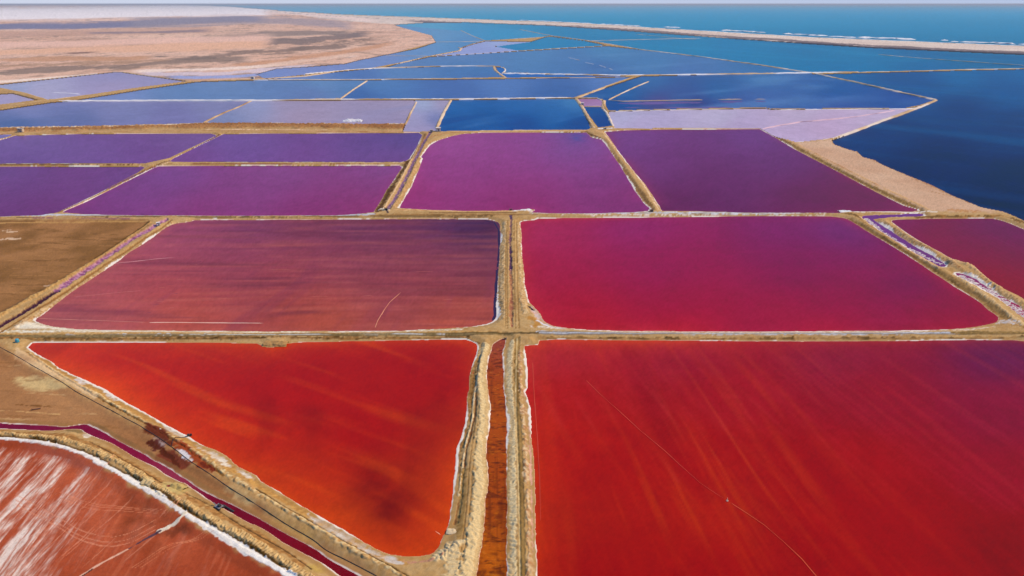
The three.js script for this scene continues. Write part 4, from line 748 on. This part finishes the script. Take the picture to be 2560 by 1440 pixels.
farDyke('1521,279.5 1600,277 1660,275.5 1800,273 1905,270.5 1925,273 1945,275', 1.7, .8, .6, 'thin pinkish-white dyke along the back of the pale pink flat');
farDyke('1945,275 2000,274 2265,272.5 2296,270', 1.7, .7, .85, 'thin white dyke at the front of the pointed blue pond');
farDyke('1521,250 1555,233 1590,217 1622,204', 2.2, .9, .3, 'narrow dyke jutting into the pointed blue pond');
farDyke('1521,250.5 1540,252 1556,253.5 1610,252.5 1680,251 1757,250', 1.6, .8, .5, 'thin salt bar at the left end of the purple shallows');
farDyke('1795,249 1857,248.3', 1.4, .7, .5, 'middle of three short salt bars beside the purple shallows');
farDyke('1887,248.2 1914,248', 1.4, .7, .5, 'shortest salt bar at the right end of the purple shallows');
farDyke('1446,246.5 1493,246.2 1505,252', 2.2, 1.0, .4, 'dyke along the back of the small pink basin');
farDyke('1455,267 1480,267 1506,266.5', 2, 1.0, .75, 'white dyke between the small pink and the small deep blue basin');
farDyke('1510,251 1509,262 1508,273', 3.6, 1.2, .3, 'short thick pale bank right of the small pink basin');
farDyke('1509,273 1517,283 1525,300 1532,317', 2.6, 1.2, .35, 'pale bank between the small deep blue basin and the pink flat');
farDyke('1495,320.5 1532,316', 2, .6, .2, 'reddish strip in front of the small deep blue basin');
farDyke('1041,254 1037,263 1031,274 1025,285 1020,297 1013,312', 1.9, 1.0, .2, 'crooked dark broken dyke left of the lavender strip', 'dyke', .35);
farDyke('1128,250 1118,266 1108,284 1099,303 1091,322', 3, 1.3, .2, 'straight sandy dyke between the lavender strip and the deep blue pond');
farDyke('629,252 598,267 563,281 535,294 506,309', 2, .9, .2, 'thin dark oblique dyke between the blue-violet and mauve ponds', 'dyke', .45);
farDyke('0,221 28,227 56,232 90,243 118,251', 4, 1.2, .1, 'short brown dyke between the two lilac ponds at the left edge', 'road_embankment', .2);
farDyke('306,181 390,193 478,204.5', 3.2, 1.2, .1, 'thin dyke at the right end of the lilac pond by the desert', 'dyke', .1);
farDyke('1076,141 1200,134 1300,127', 1.6, .5, .3, 'thin salt line along the front of the lavender mudflat');
farDyke('1300,127.3 1400,121 1518,114.5', 2.2, .9, .6, 'faint pale dyke in front of the teal pond');
farDyke('1089,105 1150,104.5 1212,103', 2, .8, .3, 'faint dyke running out from the desert point');
farDyke('1152,76 1182,90 1212,102', 3.4, 1.1, .2, 'short oblique dyke in the tidal water near the far coast');
farDyke('1212,102.5 1280,98 1353,93 1376,91', 2.4, .9, .3, 'thin dyke behind the teal pond');
farDyke('1152,120 1180,111 1212,103', 2.6, .9, .2, 'pale dyke at the left side of the lavender mudflat');
farDyke('1462,102.5 1560,100 1660,97.5 1750,95.5', 2.4, .9, .3, 'thin dyke running from the long diagonal dyke towards the beach');
farDyke('1592,86 1660,92 1710,97 1740,99', 3, 1, .3, 'short dyke in the teal water below the beach');
farDyke('2195,136.5 2300,146 2400,153 2560,164', 2.4, 1.2, .3, 'thin dyke running to the right edge through the teal water');
farDyke('962,139.5 1020,140 1072,140.5', 2, .8, .3, 'short faint dyke left of the winding road dyke');
for (const [at, l] of [['1420,144 1450,151', 'uppermost'], ['1462,156 1485,161', 'second from the top'], ['1497,163 1515,169', 'third from the top'], ['1522,171 1532,175', 'lowest and shortest']]) farDyke(at, 1.4, .6, .7, `${l} of four thin white bars in the broad blue pond`, 'dyke');

const ridge = (o, at, hw, ht, c, step = 3, name = 'salt_ridge') => part(name, dykeGeo(flat(at), hw, ht, (x, z, d, t, run) => { const k = [...c]; mix3(k, c.map(v => v * .72), clamp(.4 + .6 * noise(d * .09, t + hw))); return k; }, step, -.06, .45), saltMat, o.root);
ridge(Cc, '262,664 300,657 340,653 385,648 440,643', .22, .06, C(232, 176, 176)); ridge(Cc, '176,743 230,738 290,732 360,726', .16, .05, C(216, 132, 128));
ridge(Cc, '368,806.5 440,806 540,807 660,808', .34, .07, C(238, 200, 180)); ridge(Cc, '90,796 180,799 290,803 370,806', .2, .05, C(222, 150, 130));
ridge(Cc, '937,822 945,800 960,775 975,755 1003,730', .22, .06, C(226, 150, 116));
for (const [x, y, l, c] of [[500, 655, 24, 0], [490, 662, 18, 1], [450, 700, 34, 1], [425, 712, 30, 0], [405, 720, 34, 1], [440, 735, 22, 0], [400, 755, 36, 1], [390, 762, 30, 0], [430, 770, 24, 1], [372, 783, 26, 0], [1060, 680, 60, 1], [920, 740, 40, 1], [1080, 812, 30, 1], [700, 675, 70, 1], [800, 742, 60, 1], [560, 748, 50, 1], [1120, 750, 50, 1]]) ridge(Cc, `${x - l / 2},${y} ${x},${y - 1.5} ${x + l / 2},${y - .5}`, .18, .05, c ? C(204, 116, 104) : C(110, 56, 84));
ridge(B, '1460,945 1500,985 1545,1025 1600,1075 1660,1125 1700,1162 1750,1207 1790,1234 1818,1251', .12, .05, C(204, 84, 64), 3); ridge(B, '1818,1251 1860,1278 1910,1312 1960,1355 2005,1398 2045,1445 2100,1520', .12, .05, C(216, 100, 64), 3);
ridge(B, '1331,900 1336,1000 1344,1100 1349,1200 1352,1320', .18, .04, C(196, 70, 56), 3); ridge(A, '1082,1324 1096,1333 1105,1340', .16, .06, C(236, 160, 126)); ridge(A, '1085,1338 1104,1342', .1, .06, C(236, 160, 126));
const blueTip = P.find(o => o.label.startsWith('large blue salt pond ending'));
for (const [at, hw] of [['1545,258.5 1600,258 1680,257 1758,256', 11], ['1665,269 1740,268.5 1830,268', 5], ['1798,254.5 1856,254', 9], ['1888,253.5 1915,253.5', 8], ['1560,269 1600,268.5', 4]]) ridge(blueTip, at, hw, .05, C(104, 88, 152), 6, 'mud_bar');
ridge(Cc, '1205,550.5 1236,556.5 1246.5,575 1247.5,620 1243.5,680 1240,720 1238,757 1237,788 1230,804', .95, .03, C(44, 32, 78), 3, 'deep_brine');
function flecks(o, at, half, n, lab) {                                // crusts of salt floating in a ditch
  const p = onGround(flat(at)), geos = [], L = []; let tot = 0; for (let k = 0; k + 1 < p.length; k++) { L.push(tot); tot += Math.hypot(p[k + 1][0] - p[k][0], p[k + 1][1] - p[k][1]); }
  for (let k = 0; k < n; k++) {
    const d = rnd() * tot; let j = L.length - 1; while (L[j] > d) j--;
    const dx = p[j + 1][0] - p[j][0], dz = p[j + 1][1] - p[j][1], l = Math.hypot(dx, dz), t = (d - L[j]) / l, off = (rnd() + rnd() - 1) * half, r = .18 + rnd() * rnd() * .75, a0 = rnd() * 6;
    const g = new THREE.CylinderGeometry(r * .8, r, .05, 9); const q = g.attributes.position; for (let v = 0; v < q.count; v++) { const x = q.getX(v), z = q.getZ(v), b = 1 + .45 * Math.sin(Math.atan2(z, x) * 3 + a0) + .2 * Math.sin(Math.atan2(z, x) * 5 + k); q.setX(v, x * b * (1 + .8 * hash(k, 2))); q.setZ(v, z * b); }
    g.rotateY(rnd() * 6).translate(p[j][0] + dx * t - dz / l * off, .015, p[j][1] + dz * t + dx / l * off); geos.push(g);
  }
  const m = part('salt_crust', mergeGeometries(geos), M0, o.root); m.userData.kind = 'stuff';
}
const M0 = new THREE.MeshStandardMaterial({ color: new THREE.Color().setRGB(.68, .6, .58), roughness: .9 });
flecks(P.find(o => o.label.startsWith('narrow purple ditch')), '2165,546 2200,575 2255,612 2320,645 2355,662', 2.0, 330); flecks(P.find(o => o.label.startsWith('salt-speckled')), '2395,688 2470,728 2560,790 2660,870', 3.2, 700);
const flatPond = P.find(o => o.label.startsWith('pale pink')), lilac = P.find(o => o.label.startsWith('pale lilac')), mauve = P.find(o => o.label.startsWith('pale mauve'));
ridge(flatPond, '2238,276 2190,284 2130,293 2060,300 2000,305 1940,315 1905,323', 1.3, .5, C(236, 196, 206), 6); ridge(lilac, '130,231 170,233 202,236', 2.2, .6, C(226, 220, 232), 6);
/* surf: long breaking crests parallel to the beach */
const sea = SEA.root;
for (const [a, b, lift, hw] of [[1300, 1480, 3.4, 8], [1500, 1600, 3.8, 9], [1660, 1700, 4.6, 9], [1805, 1915, 5.2, 10], [1960, 2070, 5.5, 9], [2072, 2140, 4.5, 9], [2150, 2175, 4, 8], [2145, 2290, 5.5, 9], [2352, 2370, 6.5, 6], [2378, 2396, 4.5, 7], [2400, 2540, 4.5, 8], [2546, 2760, 5, 8]]) {
  const shore = x => x < 1660 ? lerp(49, 72, (x - 1202) / 458) : x < 2012 ? lerp(72, 93, (x - 1660) / 352) : lerp(93, 116, (x - 2012) / 548);
  const pts = []; for (let k = 0; k <= 6; k++) { const x = lerp(a, b, k / 6); pts.push([x, shore(x) - lift + .5 * noise(x * .05, 3)]); }
  part('breaking_wave', dykeGeo(pts, hw * 1.8, 2.6, () => C(255, 255, 255), 12, -.4, .5), saltMat, sea);
}
{ const pts = [[700, 28]]; for (const q of ['850,36.4', '1000,41.5', '1202,49', '1448,58', '1660,72', '1836,82.5', '2012,93', '2250,103.2', '2560,116', '2900,130']) pts.push(q.split(',').map(Number)); part('foam', dykeGeo(pts, 24, 1.3, (x, z, d) => { const c = C(244, 246, 248); mix3(c, C(206, 202, 198), clamp(.3 + .8 * noise(d * .006, 2))); return c; }, 30, -.3, .6), saltMat, sea); }

/* ------------------------------------------------------------------ small things on the banks */
const M = {
  blue: new THREE.MeshStandardMaterial({ color: new THREE.Color().setRGB(.05, .36, .48), roughness: .5 }), dark: new THREE.MeshStandardMaterial({ color: new THREE.Color().setRGB(.03, .028, .03), roughness: .7 }),
  grey: new THREE.MeshStandardMaterial({ color: new THREE.Color().setRGB(.22, .22, .23), roughness: .8 }), white: new THREE.MeshStandardMaterial({ color: new THREE.Color().setRGB(.74, .71, .68), roughness: .8 }),
  roof: new THREE.MeshStandardMaterial({ color: new THREE.Color().setRGB(.46, .42, .38), roughness: .8 }), pipe: new THREE.MeshStandardMaterial({ color: new THREE.Color().setRGB(.025, .02, .02), roughness: .6 }),
  cream: new THREE.MeshStandardMaterial({ color: new THREE.Color().setRGB(.58, .47, .34), roughness: .9 }), rust: new THREE.MeshStandardMaterial({ color: new THREE.Color().setRGB(.2, .09, .05), roughness: .9 }),
};
function heightAt(px, py) { const r = clamp(rowsAt.findIndex(y => y >= py), 0, NR - 1), c = clamp(Math.round((px - X0) / SX), 0, NC - 1); return Math.max(0, hgt[r * NC + c]); }
const stand = (px, py, up = 0) => { const g = ground(px, py, 0); g[1] = heightAt(px, py) + up; return g; };
const cyl = (r, h, x, y, z, r2 = r, n = 20) => new THREE.CylinderGeometry(r2, r, h, n).translate(x, y, z);
const bar = (w, h, d, x, y, z, r = .04) => new RoundedBoxGeometry(w, h, d, 2, r).translate(x, y, z);
{ // blue tank
  const t = thing('water_tank', 'small turquoise tank on the sand at the left end of the road embankment', 'tank', stand(46, 862));
  part('tank_body', new THREE.LatheGeometry([[0, 0], [.62, 0], [.66, .06], [.66, .38], [.63, .42], [.66, .46], [.66, .86], [.63, .9], [.66, .94], [.65, 1.15], [.5, 1.32], [.22, 1.4], [0, 1.4]].map(p => new THREE.Vector2(...p)), 24), M.blue, t);
  part('lid', cyl(.2, .1, 0, 1.44, 0), M.blue, t); part('outlet', new THREE.CylinderGeometry(.06, .06, .4, 10).rotateZ(Math.PI / 2).translate(.8, .16, 0), M.dark, t);
}
{ // pump on the pond bank, with its hose
  const p = stand(474, 1090), t = thing('water_pump', 'black pump on the bank of the triangular pond with a thin hose', 'pump', p, .5);
  part('skid', mergeGeometries([bar(1.5, .1, .12, 0, .06, .3), bar(1.5, .1, .12, 0, .06, -.3)]), M.dark, t); part('engine', bar(.75, .62, .6, -.3, .44, 0, .08), M.dark, t);
  part('pump_casing', new THREE.CylinderGeometry(.3, .3, .3, 20).rotateX(Math.PI / 2).translate(.42, .4, 0), M.dark, t); part('exhaust', cyl(.05, .4, -.45, .92, .1), M.rust, t);
  const hose = [[474, 1091], [455, 1097], [440, 1104], [433, 1112], [431, 1122]].map(q => new THREE.Vector3(...stand(q[0], q[1], .1)));
  tag(part('hose', new THREE.TubeGeometry(new THREE.CatmullRomCurve3(hose), 60, .085, 8), M.pipe, scene), 'thin dark hose curving from the black pump to the pipe', 'hose');
}
const layPipe = (name, at, r, label, cat) => { const pts = chaikin(flat(at), false, 2).map(q => new THREE.Vector3(...stand(q[0], q[1], r * .7))); return tag(part(name, new THREE.TubeGeometry(new THREE.CatmullRomCurve3(pts), pts.length * 6, r, 8), M.pipe, scene), label, cat); };
layPipe('pipe', '-150,800 -60,842 0,873 45,897 90,925 150,958 190,985 235,1009 300,1044 365,1080 425,1120 475,1160 525,1192 575,1227 640,1265 720,1317 785,1352 815,1378 865,1402 937,1440 1020,1490', .09, 'long thin black pipe lying across the tan flat in the lower left', 'pipe');
{ // floating pump on the canal
  const t = thing('dredge_pump', 'grey and black pump raft at the edge of the maroon canal', 'pump', [...ground(548, 1269, 0)], -.55);
  part('pontoon', mergeGeometries([new THREE.CapsuleGeometry(.3, 1.9, 6, 14).rotateZ(Math.PI / 2).translate(0, .2, .6), new THREE.CapsuleGeometry(.3, 1.9, 6, 14).rotateZ(Math.PI / 2).translate(0, .2, -.6)]), M.dark, t);
  part('deck', bar(2.0, .1, 1.5, 0, .5, 0), M.grey, t); part('engine', bar(.8, .6, .7, .3, .85, 0, .08), M.dark, t); part('suction_pipe', new THREE.CylinderGeometry(.12, .12, 1.6, 12).rotateZ(1.1).translate(-1.2, .5, .1), M.grey, t);
  const boom = mergeGeometries([0, 1, 2, 3].map(k => new THREE.CapsuleGeometry(.26, .7, 5, 12).rotateZ(Math.PI / 2).rotateY(-.55).translate(k * .95, .12, k * .62 - .1)));
  const b = part('floating_boom', boom, M.dark, scene); b.position.set(...ground(560, 1266, 0)); tag(b, 'short black floating boom lying across the maroon canal beside the pump raft', 'boom');
}
function hut(px, py, s, turn, label, mat = M.white) {
  const t = thing('pump_house', label, 'pump house', stand(px, py), turn);
  part('plinth', bar(2.6 * s, .3, 2.2 * s, 0, .15, 0), M.grey, t); part('wall', bar(2.2 * s, 1.7 * s, 1.8 * s, 0, .3 + .85 * s, 0), mat, t);
  part('roof', bar(2.6 * s, .16, 2.2 * s, 0, .38 + 1.7 * s, 0), mat === M.white ? M.white : M.roof, t);
  const d = part('door', bar(.7 * s, 1.3 * s, .06, .2, .3 + .66 * s, .92 * s), M.grey, t); part('handle', bar(.06, .14, .05, .22 * s, 0, .06, .01).translate(.2, .3 + .66 * s, .92 * s), M.dark, d);
  part('vent', bar(.5 * s, .3 * s, .05, -.6 * s, .3 + 1.2 * s, .92 * s), M.dark, t);
}
hut(397, 566, .85, .6, 'small white pump house on the bank above the purple ditch');
hut(1096, 331, 2.0, .2, 'white pump house at the corner of the deep blue pond');
hut(1079, 332, 1.2, .2, 'low cream shed left of the white pump house by the channel', M.cream);
hut(1456, 263, 1.6, 0, 'small white hut on the sandy road by the pink basin');
hut(54, 333, 2.0, .1, 'cream hut with a flat roof on the broad brown bank', M.cream);
hut(632, 199.5, 2.4, .1, 'white pump house on the winding sandy road dyke');
{ // sluices where channels pass under the banks
  const sluice = (px, py, s, label) => {
    const t = thing('sluice_gate', label, 'sluice gate', stand(px, py, -.2)); for (const k of [-1, 1]) part('side_wall', bar(.3 * s, 1.5 * s, 1.8 * s, k * .9 * s, .7 * s, 0), M.grey, t);
    part('gate_leaf', bar(1.5 * s, 1.1 * s, .12, 0, .55 * s, .2 * s), M.dark, t); part('lifting_beam', bar(2.2 * s, .2 * s, .25 * s, 0, 1.55 * s, .2 * s), M.rust, t);
  };
  sluice(1263, 848, .55, 'small dark culvert gate at the head of the orange canal'); sluice(1628, 533, 1.0, 'dark sluice gate at the foot of the brown embankment'); sluice(1512, 326, 1.3, 'dark sluice gate at the corner of the pale pink flat'); sluice(966, 530, 1.0, 'dark sluice gate at the lower end of the grey channel'); sluice(1277, 526, .9, 'dark sluice gate behind the junction of the cross and middle embankments');
}
function heap(name, px, py, rx, rz, h, turn, c, label, cat, n = 5) { // a tipped heap: several overlapping cones of loose sand or salt
  const g = new THREE.PlaneGeometry(2, 2, 48, 32).rotateX(-Math.PI / 2), p = g.attributes.position, cl = [], bumps = [];
  for (let k = 0; k < n; k++) bumps.push([n > 1 ? lerp(-.62, .62, k / (n - 1)) : 0, (rnd() - .5) * .35, .42 + rnd() * .2, .75 + rnd() * .4]);
  for (let i = 0; i < p.count; i++) {
    const x = p.getX(i), z = p.getZ(i); let y = 0; for (const [a, b, w, q] of bumps) y = Math.max(y, q * (1 - Math.hypot((x - a) * (n > 1 ? 1.2 : 1), (z - b) * .95) / (w * 1.5)));
    p.setXYZ(i, x * rx, (y > 0 ? y * h : -.4) + .14 * h * noise(x * rx * 1.6 + px, z * rz * 1.6), z * rz); const k = [...c]; mix3(k, c.map(v => v * .7), clamp(.3 + .6 * noise(x * rx * 2.2, z * rz * 2.2 + 9))); cl.push(...k);
  }
  g.setAttribute('color', new THREE.BufferAttribute(new Float32Array(cl), 3)); g.computeVertexNormals();
  const m = part(name, g, landMat, scene); m.position.set(...stand(px, py, -.1)); m.rotation.y = turn; return tag(m, label, cat);
}
heap('salt_pile', 882, 303, 11, 4, 2.6, .04, C(252, 246, 240), 'long white salt pile in the pale mauve pond', 'salt pile', 18);
heap('sand_heap', 1137, 1332, 2.0, 1.1, .45, -.15, C(234, 206, 164), 'pale tipped sand heap at the lower right shore of the triangular pond', 'sand heap', 4);
heap('sand_heap', 371, 1216, 1.7, 1.3, .55, -.3, C(224, 192, 138), 'tan sand heap on the ridged bank above the white salt strip', 'sand heap', 3);
heap('sand_heap', 445, 1222, 2.4, 1.8, .9, -.4, C(200, 170, 106), 'churned olive-tan spoil heap with a tiny red pool beside the maroon canal', 'spoil heap', 5);
heap('sand_heap', 690, 860, 4.6, 2.4, .8, 0, C(192, 146, 92), 'sandy mound bulging into the top side of the triangular pond', 'sand heap', 4);
heap('sand_heap', 1276, 676, .9, 1.2, .6, 0, C(226, 178, 160), 'pink salt plug blocking the ditch on the middle embankment', 'salt plug', 1);
heap('salt_heap', 2112, 528, 4, 2.6, .9, 0, C(244, 244, 248), 'white salt heap at the corner of the dark purple pond', 'salt heap', 3);
heap('salt_heap', 402, 1080, .45, .4, .4, 0, C(240, 224, 204), 'tiny pale heap beside the dark red stain on the lower left bank', 'salt heap', 1);
{ const t = thing('marker_post', 'pale marker post standing in the big red pond on the thin line', 'post', ground(1818, 1252, 0)); part('post', cyl(.09, 1.1, 0, .4, 0, .07, 10), M.cream, t); part('base_stone', new THREE.IcosahedronGeometry(.32, 1).scale(1, .6, 1).translate(0, .05, 0), M.cream, t); }
{ const t = thing('stranded_log', 'short dark log lying on the tan flat at the left', 'log', stand(92, 1027, .08), .35); part('trunk', new THREE.CylinderGeometry(.16, .22, 2.4, 10).rotateZ(Math.PI / 2).translate(0, .1, 0), M.rust, t); part('branch', new THREE.CylinderGeometry(.04, .07, .9, 8).rotateZ(.9).translate(-.9, .25, .1), M.rust, t); }

renderer.render(scene, camera);
